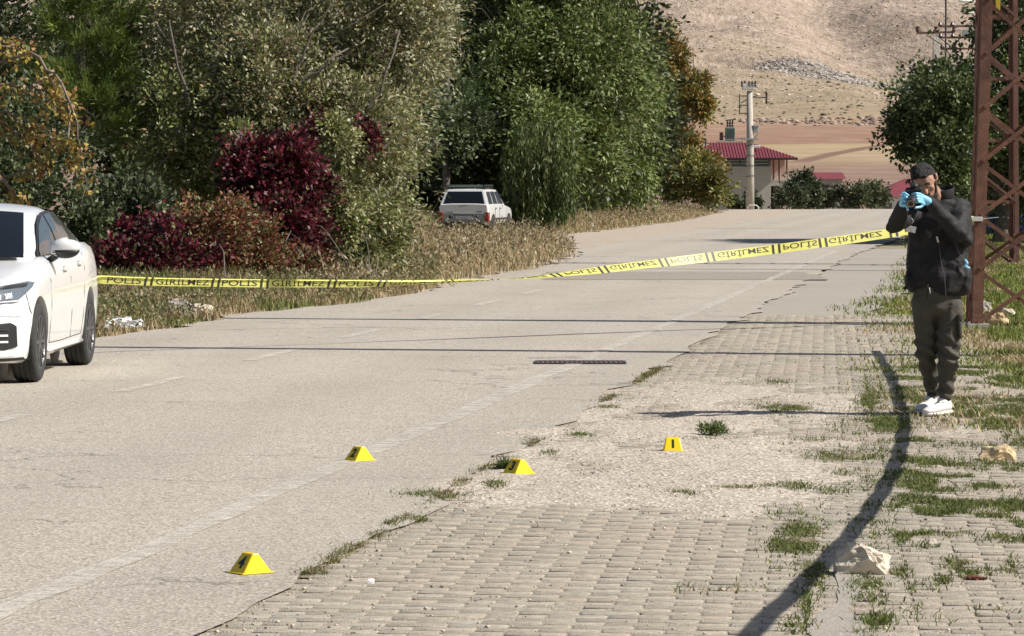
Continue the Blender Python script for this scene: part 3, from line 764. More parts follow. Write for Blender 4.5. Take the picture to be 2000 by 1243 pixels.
for (x0, x1, y0, y1, d, rd, n) in [(1140, 1290, 70, 320, 150, 3.2, 1900), (1200, 1285, 180, 385, 147, 2, 900), (1120, 1200, 300, 395, 146, 1.6, 500), (1150, 1270, 320, 400, 152, 1.6, 400)]:
    c, r = box_ell(x0, x1, y0, y1, d, rd); t.lobe(c, r, n, 9, .9, .23, .095, GR, (4, 3, 2, 3), droop=.5, lump=.5, shell=.4)
t.wood(P(1200, 250, 150), .16, [P(1240, 150, 150), P(1160, 200, 150)], m=M_bark_pale, lr=.08); t.done()
for i, (x, y0, y1, d, lab) in enumerate([(1273, 345, 396, 170, 'whitewashed slim trunk standing in the dry grass below the autumn tree'), (1195, 372, 398, 178, 'short pale trunk left of the whitewashed one'), (1160, 368, 402, 168, 'leftmost thin brown trunk in the row behind the dry grass'), (1338, 378, 398, 186, 'small pale stake at the right end of the trunk row')]):
    g = G(x, y1); d = g.y; t = empty('slim_trunk', (g.x, d, 0), label=lab, cat='tree trunk', group='slim trunks behind the dry grass')
    bm = bmesh.new(); h = P(x, y0, d).z; tube(bm, [(0, 0, -.1), (.03, 0, h * .5), (-.02, 0, h)], [.13, .11, .09] if i == 0 else [.08, .07, .05], 8); bm_obj('trunk', bm, M_bark_pale, t, smooth=True)
# leafy mass above the estate car
bush('broadleaf_tree', 'dark leafy tree spreading directly above the estate car', [(810, 960, 190, 330, 118, 2, 1100), (900, 1020, 230, 350, 119, 1.8, 900), (840, 1000, 290, 372, 119.5, 1.4, 800), (700, 870, 150, 330, 100, 2, 900), (1000, 1060, 290, 430, 121, 1, 400)], G(838, 440)[:2], DG, (3, 3, 2, 3), cat='tree', leaf=(.16, .10), length=.6)
g = G(838, 440); t = empty('bare_trunk', (g.x, g.y, 0), label='grey bare trunk standing just left of the estate car', cat='tree trunk'); bm = bmesh.new(); tube(bm, [(0, 0, -.1), (.05, 0, .7), (0, 0, 2.6)], [.19, .15, .13], 10); bm_obj('trunk', bm, M_bark, t, smooth=True)
# --- autumn tree and bush by the crest
AU = [(.19, .17, .04), (.29, .17, .045), (.12, .14, .035), (.34, .22, .05), (.24, .11, .035)]
t = Tree('autumn_tree', 'tall ragged tree turning orange and olive against the bare hill', 'tree', G(1300, 412)[:2])
for (x0, x1, y0, y1, d, rd, n) in [(1230, 1330, 40, 200, 196, 3, 800), (1240, 1350, 150, 320, 196, 3, 1000), (1300, 1375, 130, 230, 195, 1.5, 260), (1330, 1398, 130, 180, 195, 1, 150), (1300, 1345, 80, 150, 196, 1, 130), (1350, 1400, 180, 270, 195, 1.2, 200), (1250, 1390, 250, 390, 194, 2.5, 1000)]:
    c, r = box_ell(x0, x1, y0, y1, d, rd); t.lobe(c, r, n, 9, .7, .24, .12, AU, (4, 3, 3, 1, 1), droop=.3, lump=.6, shell=.3)
t.wood(P(1310, 150, 196), .2, [P(1280, 70, 196), P(1375, 145, 196), P(1380, 210, 196), P(1330, 100, 196)], lr=.1); t.done()
bush('autumn_bush', 'rounded yellow-green bush in front of the grey house wall', [(1300, 1405, 305, 395, 190, 1.8, 900), (1350, 1425, 335, 400, 188, 1.2, 380)], G(1370, 414)[:2], [(.20, .20, .05), (.27, .24, .08), (.13, .15, .04), (.28, .17, .05)], (4, 3, 3, 1), leaf=(.22, .13), length=.55)
# --- right hand tree behind the lattice tower
WG = [(.05, .075, .025), (.08, .11, .035), (.13, .16, .06), (.16, .19, .05)]
t = Tree('walnut_tree', 'dark leafy tree behind the rusty lattice towers at the right edge', 'tree', (P(1960, 0, 92).x, 92))
for (x0, x1, y0, y1, d, rd, n) in [(1845, 2150, 70, 420, 94, 3.4, 3000), (1752, 1960, 150, 330, 92, 2.6, 1700), (1785, 1900, 105, 260, 93, 1.4, 560), (1905, 2100, -60, 160, 95, 2, 900), (1725, 1800, 215, 310, 92, .9, 240), (1800, 1900, 250, 400, 90, 1.4, 500), (1960, 2260, 0, 430, 93, 3, 1500)]:
    c, r = box_ell(x0, x1, y0, y1, d, rd); t.lobe(c, r, n, 9, .5, .13, .085, WG, (4, 3, 1.5, 1), droop=.2, lump=.5, shell=.35)
t.wood(P(1970, 330, 93), .24, [P(1860, 130, 93), P(1800, 260, 92), P(1790, 200, 92), P(1930, 110, 94), P(2040, 150, 94)], lr=.09); t.done()
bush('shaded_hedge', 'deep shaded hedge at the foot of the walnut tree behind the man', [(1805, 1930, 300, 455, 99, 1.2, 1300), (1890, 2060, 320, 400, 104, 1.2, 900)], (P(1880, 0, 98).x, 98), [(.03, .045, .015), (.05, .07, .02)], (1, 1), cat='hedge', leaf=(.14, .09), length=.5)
# bushes at the crest
CB = [(.06, .08, .035), (.09, .11, .05), (.045, .06, .03), (.16, .13, .06)]
for (bx, lab, w) in [([(1515, 1580, 362, 425, 238, 1.6, 500), (1540, 1600, 330, 425, 240, 1.5, 650)], 'dark rounded bush just right of the concrete pole beyond the crest', (3, 2, 3, .3)),
                     ([(1590, 1680, 362, 430, 242, 1.8, 800)], 'olive bush in the middle of the row beyond the crest below the small red roof', (3, 3, 2, 1.5)),
                     ([(1650, 1735, 360, 430, 239, 1.8, 750)], 'grey-green bush at the right of the row beyond the crest beside the man', (2, 4, 1, 1)),
                     ([(1425, 1480, 378, 420, 222, .9, 260)], 'small ragged bush at the foot of the concrete pole', (3, 3, 1, 0)),]:
    bush('crest_bush', lab, bx, (P(bx[0][0] + 40, 0, bx[0][4]).x, bx[0][4]), CB, w, leaf=(.22, .13), length=.5, group='bushes beyond the crest')

# ------------------------------------------------------------------ grasses
def blades(name, X, Y, h, w, cols, label, cat, lean=.35, m=None, parent=None, z0=-.03):
    n = len(X); a = rng.uniform(0, 6.28, n); ln = rng.normal(0, lean, (n, 2)) * h[:, None]
    dx, dy = np.cos(a) * w / 2, np.sin(a) * w / 2
    z0 = np.broadcast_to(z0, n)
    v0 = np.stack([X - dx, Y - dy, z0], -1); v1 = np.stack([X + dx, Y + dy, z0], -1)
    mx = X + ln[:, 0] * .4; my = Y + ln[:, 1] * .4
    v2 = np.stack([mx + dx * .8, my + dy * .8, z0 + h * .6], -1); v3 = np.stack([mx - dx * .8 , my - dy * .8, z0 + h * .6], -1)
    v4 = np.stack([X + ln[:, 0], Y + ln[:, 1], z0 + h * rng.uniform(.85, 1.05, n)], -1)
    V = np.stack([v0, v1, v2, v3, v4], 1).reshape(-1, 3)
    i = np.arange(n)[:, None] * 5
    F3 = np.concatenate([i + np.array([0, 1, 2]), i + np.array([0, 2, 3]), i + np.array([3, 2, 4])])
    C = np.repeat(cols, 5, 0)
    o = np_mesh(name, V, F3, m or M_grass, parent, cols=np.clip(C, 0, .9)); tag(o, label, cat, kind='stuff'); return o
def pick(pal, n, w=None, var=.25):
    pal = np.array(pal, float); w = None if w is None else np.array(w) / sum(w)
    return pal[rng.choice(len(pal), n, p=w)] * rng.uniform(1 - var, 1 + var, (n, 1))
DRY = [(.42, .32, .18), (.34, .25, .14), (.52, .42, .26), (.20, .15, .09), (.24, .23, .10)]
# tall dry grass on the bank round the estate car
def field(npts, y0, y1, xl, xr, dens):
    Y = y0 + (y1 - y0) * rng.random(npts) ** 1.4; X = xl + (xr - xl) * rng.random(npts)
    px, py = topx(X, Y, 0 * X); k = rng.random(npts) < dens(X, Y, px, py); return X[k], Y[k], px[k], py[k]
def dA(X, Y, px, py):
    s = x_verge(Y) - X
    return np.where((s > -.15) & (px > 600) & (px < 1460), np.clip(.25 + s * .5, 0, 1) * (.25 + 1.1 * fbm(X * .8, Y * .35, 51, 3)), 0)
X, Y, px, py = field(330000, 46, 205, -9, 12, dA)
s = x_verge(Y) - X
h = np.clip(.16 + s * .16, .12, .75) * rng.uniform(.35, 1.15, len(X)) * (.5 + 1.0 * fbm(X * .9, Y * .35, 57, 4)) * np.where(Y > 130, .8, 1.0)
h = np.where((px > 835) & (px < 1025) & (Y < 112), np.minimum(h, .10 + .20 * rng.random(len(X))), h)
# keep the estate car's parking spot free
k = ~((X > -3.4) & (X < 1.6) & (Y > 109.5) & (Y < 116))
k &= (rng.random(len(X)) < np.where(Y > 118, .8, 1))
X, Y, h = X[k], Y[k], h[k]
blades('dry_grass', X, Y, h, .010 + Y * .00014, pick(DRY, len(X), (4, 3, 2, 1.2, 1.5)), 'tall dry straw-coloured grass on the bank in front of the estate car', 'dry grass', lean=.42)
k = rng.random(len(X)) < .05; st = np.stack([X[k], Y[k], h[k] * .4], -1)
V_, C_ = sprays(st, unit(rng.normal(0, .5, (len(st), 3)) + np.array([0, 0, 1.0])), 8, .45, .09, .035, .1, [(.25, .20, .12), (.34, .28, .17), (.15, .15, .06), (.20, .13, .08)], (4, 3, 2, 1)); o = np_mesh('dry_weeds', V_, np.arange(len(V_)).reshape(-1, 4), M_leaf, cols=C_); tag(o, 'brown seed heads and stalks among the dry grass of the bank', 'dry weeds', kind='stuff')
def dB(X, Y, px, py):
    s = x_verge(Y) - X
    return np.where((s > -.1) & (px < 850) & (px > -60) & (s < 4.5), np.clip(.3 + s * .6, 0, 1) * (.2 + 1.2 * fbm(X * .9, Y * .6, 53, 3)), 0)
X, Y, px, py = field(210000, 33, 66, -10, -.5, dB)
s = x_verge(Y) - X
h = np.clip(.10 + s * .14, .08, .42) * rng.uniform(.5, 1.25, len(X))
gz = fbm(X * .7 + 9, Y * .5, 61, 3)
green = gz > .52
cols = np.where(green[:, None], pick([(.13, .16, .045), (.19, .21, .06), (.10, .12, .035), (.26, .24, .10)], len(X)), pick(DRY, len(X), (3, 3, 1.5, 2, 2)))
blades('verge_grass', X, Y, h, np.full(len(X), .016), cols, 'mixed green and dry weeds along the foot of the left bank', 'weeds', lean=.35)
# leafy weeds among the bank grass
k = rng.random(len(X)) < .09; st = np.stack([X[k], Y[k], h[k] * .5], -1)
VCw = [sprays(st, unit(rng.normal(0, .5, (len(st), 3)) + np.array([0, 0, 1.0])), 7, .22, .05, .024, .2, [(.14, .16, .06), (.2, .19, .09), (.26, .20, .11), (.22, .12, .07)], (4, 3, 2, 1))]
V_, C_ = VCw[0]; o = np_mesh('bank_weeds', V_, np.arange(len(V_)).reshape(-1, 4), M_leaf, cols=C_); tag(o, 'small leafy weeds in the grass below the creepers', 'weeds', kind='stuff')
# right verge, green
def dR(X, Y, px, py):
    s = X - x_rverge(Y)
    return np.where((px < 2040), np.clip(.16 + s * .55, 0, 1) * np.clip((fbm(X * 1.6, Y * .7, 71, 4) - .30) * 4.2, 0.03, 1) * (s > -.9), 0)
X, Y, px, py = field(800000, 21.5, 105, 2, 17, dR)
h = rng.uniform(.022, .085, len(X)) * (.55 + .95 * fbm(X * .9, Y * .5, 77, 3)) * np.where(Y > 40, 1.3, 1)
gz = fbm(X * 1.1 + 4, Y * .5, 79, 3)
cols = np.where((gz < .60)[:, None], pick([(.14, .185, .035), (.20, .235, .05), (.09, .12, .025), (.26, .26, .08)], len(X)), pick(DRY, len(X), (4, 2, 3, 1, 3)))
blades('verge_grass', X, Y, h, .007 + Y * .00022, cols, 'short green grass round the rusty lattice tower and the man', 'grass', lean=.45)
# patches and tufts in the joints of the paving
PATCH = [(1555, 1055, 60, 52, 1.0), (1590, 1120, 28, 40, .9), (1575, 1180, 18, 50, .7), (1560, 1225, 30, 16, .6), (1530, 952, 62, 12, .9), (1440, 957, 70, 5, .8), (1330, 966, 40, 6, .8), (1250, 955, 20, 4, .6), (1660, 892, 80, 12, .85), (1640, 925, 40, 8, .5),
         (1535, 800, 65, 15, .9), (1505, 748, 40, 5, .7), (1400, 838, 26, 9, .9), (1035, 862, 16, 4, .9), (1132, 850, 22, 4, .9), (1075, 886, 22, 4, .8), (1190, 797, 22, 4, .9), (1480, 635, 30, 3, .9),
         (855, 969, 72, 8, 1.0), (815, 1016, 26, 8, .9), (842, 1000, 22, 7, .6), (965, 948, 24, 9, .9), (985, 915, 22, 5, .9), (1690, 1140, 38, 22, .8), (1700, 1172, 36, 12, .6), (1712, 1215, 34, 16, .8), (1690, 1235, 40, 8, .5),
         (1760, 1120, 25, 22, .7), (1780, 1150, 18, 10, .7), (1870, 1100, 40, 16, .8), (1900, 1120, 30, 10, .7), (1845, 1135, 20, 10, .9), (1970, 1110, 30, 20, .7), (1760, 1070, 50, 9, .6), (1850, 1040, 60, 9, .7), (1950, 1050, 50, 12, .7), (1700, 1020, 50, 10, .6), (1740, 990, 50, 10, .6),
         (1820, 960, 90, 7, .7), (1930, 950, 60, 9, .7), (1980, 985, 30, 14, .7), (1800, 900, 70, 12, .7), (1930, 915, 90, 8, .6), (1870, 870, 80, 7, .6), (1990, 870, 30, 12, .8), (1950, 1005, 50, 8, .6), (1740, 935, 45, 7, .5), (1620, 960, 40, 10, .5), (1730, 830, 60, 18, .9), (1700, 780, 30, 30, .8), (1480, 870, 60, 4, .4), (1600, 860, 60, 4, .5), (1380, 860, 50, 4, .4), (1420, 1150, 90, 9, .5)]
n = 2200000
Y = 11.9 + 18 * rng.random(n) ** 1.2; X = -1.6 + 8 * rng.random(n); px, py = topx(X, Y, 0 * X)
k = (px > 400) & (px < 2030) & (py < 1260); X, Y, px, py = X[k], Y[k], px[k], py[k]
m = np.zeros(len(X))
for (cx, cy, rx, ry, a) in PATCH: m = np.maximum(m, a * np.exp(-(((px - cx) / rx) ** 2 + ((py - cy) / ry) ** 2) ** 1.3))
right = np.clip((px - 1600) / 200, 0, 1) * np.clip((1180 - py) / 120, .15, 1)
m = np.maximum(m, right * .8 * (fbm(X * 2.4, Y * 1.5, 83, 3) > .53))
bd = np.abs(X - x_bound(Y)); m = np.maximum(m, .95 * np.exp(-(bd / .05) ** 2) * (fbm(X * 1.5, Y * .9, 87, 3) > .50))
# grass roots in the joints: distance to nearest joint
u = X * sa + Y * ca; v = X * ca - Y * sa
ru = u / LD; row = np.round(ru); ju = np.abs((ru - np.floor(ru)) - .5) * 0 + np.abs(ru - (np.floor(ru) + .5)) * LD
vv = (v - (np.mod(row, 2)) * LW / 2) / LW; jv = np.abs(vv - (np.floor(vv) + .5)) * LW
jn = np.minimum(ju, jv)
m = m * np.clip((fbm(X * 6, Y * 4, 89, 3) - .30) * 3.4, .05, 1) * np.where(m > .6, np.exp(-jn / .030) + .35, np.exp(-(jn / .014)))
k = rng.random(len(X)) < m * .9
X, Y, px, py = X[k], Y[k], px[k], py[k]
brown = (np.exp(-(np.abs(X - x_bound(Y)) / .06) ** 2) > .3) | ((px < 1520) & (py > 1135))
h = rng.uniform(.006, .026, len(X)) * (.6 + .9 * fbm(X * 3, Y * 2, 91, 3)) * 1.25
cols = np.where(brown[:, None] & (rng.random((len(X), 1)) < .6), pick([(.22, .18, .09), (.28, .22, .12), (.14, .12, .06)], len(X)), pick([(.10, .135, .03), (.14, .175, .04), (.07, .09, .022), (.18, .19, .06), (.24, .2, .09)], len(X), (4, 3, 3, 2, 1)))
blades('joint_weeds', X, Y, h, np.full(len(X), .0055), cols, 'low weeds growing in the joints between the paving blocks', 'weeds', lean=.75, z0=-.004)
# soil and moss in which the weeds root
def soil():
    xs = np.arange(-1.4, 5.2, .03); yy = np.arange(12, 28, .05); Y, X = np.meshgrid(yy, xs, indexing='ij'); px, py = topx(X, Y, 0 * X)
    m = np.zeros_like(X)
    for (cx, cy, rx, ry, a) in PATCH: m = np.maximum(m, a * np.exp(-(((px - cx) / rx) ** 2 + ((py - cy) / ry) ** 2) ** 1.2))
    m = np.maximum(m, 1.0 * np.exp(-((X - x_bound(Y)) / .05) ** 2) * (fbm(X * 1.5, Y * .9, 87, 3) > .46))
    z = -.006 + .012 * np.clip(m - .25, 0, 1) + (fbm(X * 9, Y * 6, 97, 4) - .5) * .022 * np.clip(m * 2, 0, 1)
    i = np.arange(X.size).reshape(X.shape); Fq = np.stack([i[:-1, :-1], i[:-1, 1:], i[1:, 1:], i[1:, :-1]], -1).reshape(-1, 4)
    keep = (m[:-1, :-1] > .2).ravel()
    o = np_mesh('soil', np.stack([X, Y, z], -1).reshape(-1, 3), Fq[keep], ground_mat('weedy_soil', (.17, .14, .085), (.36, .31, .22), (.08, .085, .035), agg=70, stain=(.10, .11, .04), bump=.8, fine=.7), smooth=True)
    tag(o, 'dark soil and moss gathered between the paving blocks', 'soil', kind='stuff')
soil()
# weed plants standing singly
def weed(px, py, r, hh, label, n=60):
    g = G(px, py); st = np.repeat(np.array([[0, 0, .01]]), n, 0) + np.stack([rng.normal(0, r * .35, n), rng.normal(0, r * .35, n), np.zeros(n)], -1)
    dd = unit(np.stack([rng.normal(0, .6, n), rng.normal(0, .6, n), np.full(n, .8)], -1))
    V_, C_ = sprays(st, dd, 6, hh, .03, .011, .05, [(.10, .14, .04), (.14, .17, .06), (.07, .10, .03)], (3, 2, 2))
    o = np_mesh('weed_plant', V_, np.arange(len(V_)).reshape(-1, 4), M_leaf, cols=C_); o.location = (g.x, g.y, 0); tag(o, label, 'weed')
weed(1392, 850, .085, .062, 'spiky dark green weed behind evidence marker one', 90)
weed(983, 918, .05, .04, 'small green weed beside evidence marker three')
# ------------------------------------------------------------------ object materials
M_white_paint = mat('white_car_paint', (.74, .74, .73), rough=.25, var=.015, coat=.8)
M_glass = mat('dark_glass', (.010, .012, .015), rough=.06, var=0, spec=.45)
M_glass_side = mat('side_glass', (.05, .06, .075), rough=.05, var=0, spec=1.0)
M_black = mat('black_plastic', (.016, .016, .017), rough=.5, var=.1)
M_rubber = mat('tyre_rubber', (.028, .027, .026), rough=.85, var=.2, scale=20, bump=.3)
M_alloy = mat('alloy', (.45, .45, .47), rough=.35, metal=.9, var=.05)
M_rim = mat('dull_alloy', (.16, .16, .17), rough=.4, metal=.8, var=.1)
M_alloy_dark = mat('dark_alloy', (.05, .05, .055), rough=.4, metal=.6, var=.05)
M_chrome = mat('chrome', (.8, .8, .82), rough=.12, metal=1, var=0)
M_lens = mat('clear_lens', (.12, .14, .16), rough=.05, var=0, spec=1)
M_yellow = mat('marker_yellow', (.80, .56, .004), rough=.38, var=.05, spec=.5)
M_ink = mat('black_print', (.012, .012, .012), rough=.5, var=0)
M_tape = mat('tape_yellow', (.72, .70, .19), rough=.45, var=.05, transl=.3)
M_tapeink = mat('tape_print', (.025, .022, .012), rough=.5, var=0)
M_rust = mat('rusty_steel', (.17, .078, .05), rough=.85, var=.3, scale=9, bump=.3, bscale=60, col2=(.11, .05, .035), c2scale=3, c2pos=(.48, .62))
M_rust2 = mat('faded_rusty_steel', (.17, .085, .065), rough=.85, var=.25, scale=5, bump=.2)
M_conc = mat('pole_concrete', (.42, .39, .34), rough=.9, var=.15, scale=3, bump=.3)
M_wall = mat('house_render', (.40, .37, .325), rough=.95, var=.10, scale=1.2)
M_redroof = mat('red_metal_roof', (.17, .032, .042), rough=.7, var=.12, scale=.6)
M_white = mat('white_plaster', (.72, .69, .63), rough=.9, var=.08)
M_steel = mat('dark_steel', (.05, .05, .055), rough=.6, metal=.3, var=.2)
M_green_steel = mat('green_grey_steel', (.15, .20, .17), rough=.6, var=.15, scale=3)
M_insul = mat('insulator', (.06, .03, .025), rough=.3, var=.1)
M_stone = mat('limestone', (.56, .49, .39), rough=.95, var=.18, scale=12, bump=1.0, bscale=18)
M_stone_warm = mat('yellowish_limestone', (.55, .42, .25), rough=.95, var=.2, scale=9, bump=.9, bscale=16)
M_stone_grey = mat('grey_stone', (.40, .36, .31), rough=.95, var=.25, scale=8, bump=1, bscale=14)
M_lightbar = mat('pale_metal', (.6, .6, .58), rough=.5, var=.05)
M_blue = mat('blue_sheet', (.012, .035, .16), rough=.6, var=.2, scale=2)
M_silverp = mat('grey_panel', (.34, .36, .36), rough=.45, var=.06, metal=.2)
M_redlens = mat('tail_lens', (.28, .03, .015), rough=.2, var=.1, spec=.7)
M_plate = mat('number_plate', (.55, .55, .56), rough=.5, var=.25, scale=18)

# ------------------------------------------------------------------ white saloon
SL = 4.5
def Wp(s): return np.interp(s, [0, .04, .12, .25, .45, .75, 1.3, 3.4, 4.1, 4.35, 4.5], [.30, .50, .66, .775, .84, .868, .875, .875, .84, .78, .62])
def Tp(s): return np.interp(s, [0, .04, .12, .3, .7, 1.15, 1.4, 3.2, 3.75, 4.3, 4.42, 4.5], [.60, .68, .745, .80, .875, .945, .985, 1.03, 1.07, 1.06, 1.0, .80])
def Bp(s): return np.interp(s, [0, .1, .5, 4.0, 4.5], [.24, .19, .17, .20, .30])
def prof(f):   # f 0 bottom .. 1 shoulder : width factor
    return np.interp(f, [0, .06, .2, .45, .62, .74, .86, .95, 1.0], [.90, .965, .985, 1.0, .995, .985, .962, .925, .86])
def side_x(s, h):
    f = (h - Bp(s)) / (Tp(s) - Bp(s)); return float(Wp(s) * prof(f))
def saloon():
    g = Vector((-4.665, 26.62, .008))
    t = empty('saloon_car', g, R(-1.7), 'white modern saloon car cut off by the left picture edge, facing the camera', 'car')
    S = np.concatenate([[0, .03, .07, .12, .2, .3, .42, .55], np.arange(.7, 4.1, .12), [4.15, 4.25, 4.35, 4.42, 4.47, 4.5]])
    FF = [0, .05, .12, .22, .33, .45, .56, .66, .74, .8, .86, .91, .95, .98, 1.0]
    bm = bmesh.new(); rings = []
    for s in S:
        w, T, B = Wp(s), Tp(s), Bp(s); r = []
        side = [(w * prof(f), B + f * (T - B)) for f in FF]
        topc = [(w * .86 * q, T + .028 * (1 - q * q) + (.012 if .80 < q < .9 and s < 1.2 else 0)) for q in (.88, .6, .3)]
        half = [(w * .5, B)] + side + topc
        pts = half + [(0, T + .03)] + [(-x, z) for x, z in half[::-1]]
        rings.append([bm.verts.new((x, s, z)) for x, z in pts])
    for a, b in zip(rings, rings[1:]):
        for k in range(len(a)):
            k2 = (k + 1) % len(a); bm.faces.new((a[k], b[k], b[k2], a[k2]))
    bm.faces.new(rings[0]); bm.faces.new(rings[-1][::-1])
    body = bm_obj('body', bm, M_white_paint, t, smooth=True)
    for sy in (.87, 3.47):
        for sx in (-1, 1):
            cb = bmesh.new(); lathe(cb, [(.56, .355), (1.1, .355)], 40, 'X')
            if sx < 0: bmesh.ops.scale(cb, vec=(-1, 1, 1), verts=cb.verts[:])
            bmesh.ops.translate(cb, vec=(0, sy, .335), verts=cb.verts[:])
            co = bm_obj('cut', cb, M_black)
            co.parent = t
            bpy.context.view_layer.update()
            bo = body.modifiers.new('c', 'BOOLEAN'); bo.operation = 'DIFFERENCE'; bo.object = co; bo.solver = 'EXACT'
            bake(body); bpy.data.objects.remove(co)
    body.data.materials.clear(); body.data.materials.append(M_white_paint)
    for p in body.data.polygons: p.use_smooth = True
    try: body.data.set_sharp_from_angle(angle=R(32))
    except Exception: pass
    # greenhouse shell
    bm = bmesh.new(); rings = []
    sec = [(1.20, .72, .945, .72, .95), (1.55, .745, .98, .66, 1.14), (1.95, .76, .99, .60, 1.315), (2.25, .77, 1.0, .575, 1.38), (2.7, .77, 1.01, .57, 1.405), (3.1, .765, 1.02, .565, 1.38), (3.45, .755, 1.03, .58, 1.29), (3.8, .74, 1.04, .63, 1.16), (4.08, .70, 1.055, .69, 1.07)]
    for s, wb, zb, wt, zt in sec:
        ring = []
        half = [(wb, zb - .10), (wb, zb), (wb * .45 + wt * .55 + .022, zb + (zt - zb) * .55), (wt + .012, zt - .05 * min(1, (zt - zb) * 5)), (wt - .03, zt - .005), (wt * .6, zt + .02), (wt * .3, zt + .03)]
        pts = half + [(0, zt + .033)] + [(-x, z) for x, z in half[::-1]]
        rings.append([bm.verts.new((x, s, z)) for x, z in pts])
    for a, b in zip(rings, rings[1:]):
        for k in range(len(a) - 1): bm.faces.new((a[k], b[k], b[k + 1], a[k + 1]))
    bm.faces.new(rings[0]); bm.faces.new(rings[-1][::-1])
    bm_obj('roof', bm, M_white_paint, t, smooth=True, subsurf=1)
    def sec_at(s):
        A = np.array(sec); return [np.interp(s, A[:, 0], A[:, i]) for i in range(1, 5)]
    def gx(s, z):   # outer x of greenhouse side
        wb, zb, wt, zt = sec_at(s); f = np.clip((z - zb) / max(zt - zb, .01), 0, 1.0)
        return np.interp(f, [0, .55, 1], [wb, wb * .45 + wt * .55 + .022, wt + .012])
    # windscreen as curved patch
    bm = bmesh.new(); n = 14; rows = []
    for i in range(9):
        f = i / 8; s = 1.22 + f * .76; wb, zb, wt, zt = sec_at(s); z = zt + .012
        w = (.675 * (1 - f) + .545 * f)
        rows.append([bm.verts.new((w * q, s - .035 - .05 * (1 - q * q), z + .014 + .024 * (1 - q * q))) for q in np.linspace(-1, 1, n)])
    for a, b in zip(rows, rows[1:]):
        for k in range(n - 1): bm.faces.new((a[k], a[k + 1], b[k + 1], b[k]))
    bm_obj('windscreen', bm, M_glass, t, smooth=True)
    def side_patch(name, poly_top, poly_bot, s0, s1, m, off=.007, n=14, sides=(1,), rows_n=6):
        for sd in sides:
            bm = bmesh.new(); rows = []
            for s in np.linspace(s0, s1, n):
                a = poly_bot(s); b = poly_top(s); rows.append([bm.verts.new((sd * (gx(s, z) + off), s, z)) for z in np.linspace(a, b, rows_n)])
            for a, b in zip(rows, rows[1:]):
                for k in range(rows_n - 1): bm.faces.new((a[k], a[k + 1], b[k + 1], b[k]))
            bm_obj(name, bm, m, t, smooth=True)
    topz = lambda s: float(np.interp(s, [1.50, 1.7, 1.95, 2.3, 2.7, 3.1, 3.4, 3.62], [1.01, 1.12, 1.235, 1.32, 1.34, 1.315, 1.23, 1.11]))
    botz = lambda s: float(np.interp(s, [1.5, 3.62], [.992, 1.06]))
    side_patch('window_trim', lambda s: topz(s) + .022, lambda s: botz(s) - .012, 1.47, 3.66, M_black, off=.004, sides=(1, -1))
    side_patch('window', topz, botz, 1.56, 2.36, M_glass_side, off=.010, sides=(1, -1))
    side_patch('window', topz, botz, 2.42, 3.22, M_glass_side, off=.010, sides=(1, -1))
    side_patch('window', topz, botz, 3.26, 3.58, M_glass_side, off=.010, sides=(1, -1))
    for q in (0, 1):
        bm = bmesh.new(); tube(bm, [(.62 - q * .55, 1.16, .975), (.30 - q * .6, 1.13, 1.0), (.02 - q * .62, 1.15, 1.01)], .008, 5); bm_obj('wiper', bm, M_black, t)
    # front details on the rounded corner
    def front_patch(name, top, bot, x0, x1, m, off, n=16, rows_n=5, both=True):
        for sd in ((1, -1) if both else (1,)):
            bm = bmesh.new(); rows = []
            for x in np.linspace(x0, x1, n):
                col = []
                for z in np.linspace(bot(x), top(x), rows_n):
                    # find s where side_x == x
                    ss = np.linspace(0.0, .95, 200); w = Wp(ss) * prof((z - Bp(ss)) / (Tp(ss) - Bp(ss)))
                    j = int(np.argmax(w >= x)) if (w >= x).any() else 199
                    s = ss[j]; tz = Tp(s)
                    dz = 0
                    nrm = Vector((.35 + .65 * min(1, s / .5), -1 + .7 * min(1, s / .6), .12)).normalized() * off
                    col.append(bm.verts.new((sd * (x + nrm.x), s + nrm.y, z + nrm.z)))
                rows.append(col)
            for a, b in zip(rows, rows[1:]):
                for k in range(rows_n - 1): bm.faces.new((a[k], a[k + 1], b[k + 1], b[k]))
            o = bm_obj(name, bm, m, t, smooth=True)
        return o
    I = lambda x, a, b: float(np.interp(x, a, b))
    hl = front_patch('headlight', lambda x: I(x, [.35, .6, .80, .83], [.735, .775, .815, .80]), lambda x: I(x, [.35, .6, .78, .83], [.655, .635, .665, .77]), .36, .828, M_lens, .008)
    front_patch('headlight_trim', lambda x: I(x, [.35, .8], [.752, .800]), lambda x: I(x, [.35, .8], [.735, .775]), .30, .80, M_black, .014, both=True)
    front_patch('headlight_lamp', lambda x: .715 + (x - .6) * .1, lambda x: .672 + (x - .6) * .1, .60, .665, M_chrome, .013)
    front_patch('headlight_lamp', lambda x: .725 + (x - .7) * .1, lambda x: .682 + (x - .7) * .1, .69, .745, M_chrome, .013)
    front_patch('indicator_strip', lambda x: I(x, [.5, .79], [.653, .675]), lambda x: I(x, [.5, .79], [.643, .665]), .45, .785, M_lightbar, .015)
    front_patch('intake', lambda x: I(x, [.45, .74, .775], [.475, .50, .47]), lambda x: I(x, [.45, .7, .775], [.30, .285, .31]), .45, .775, M_black, .006)
    for zz in (.345, .395, .44): front_patch('intake_slat', lambda x: zz + .016 - (x - .6) * .03, lambda x: zz - (x - .6) * .03, .45, .715, M_alloy_dark if zz > .4 else M_white_paint, .014, both=True)
    front_patch('grille', lambda x: .60, lambda x: .40, .02, .42, M_black, .006)
    # seam lines, door handles
    def seam(pts, r=.0035, m=M_black, name='seam'):
        bm = bmesh.new(); tube(bm, [(side_x(s, h) + .0005, s, h) for s, h in pts], r, 5); bm_obj(name, bm, m, t)
    seam([(1.42, .97), (1.41, .8), (1.36, .6), (1.30, .42), (1.30, .30)])
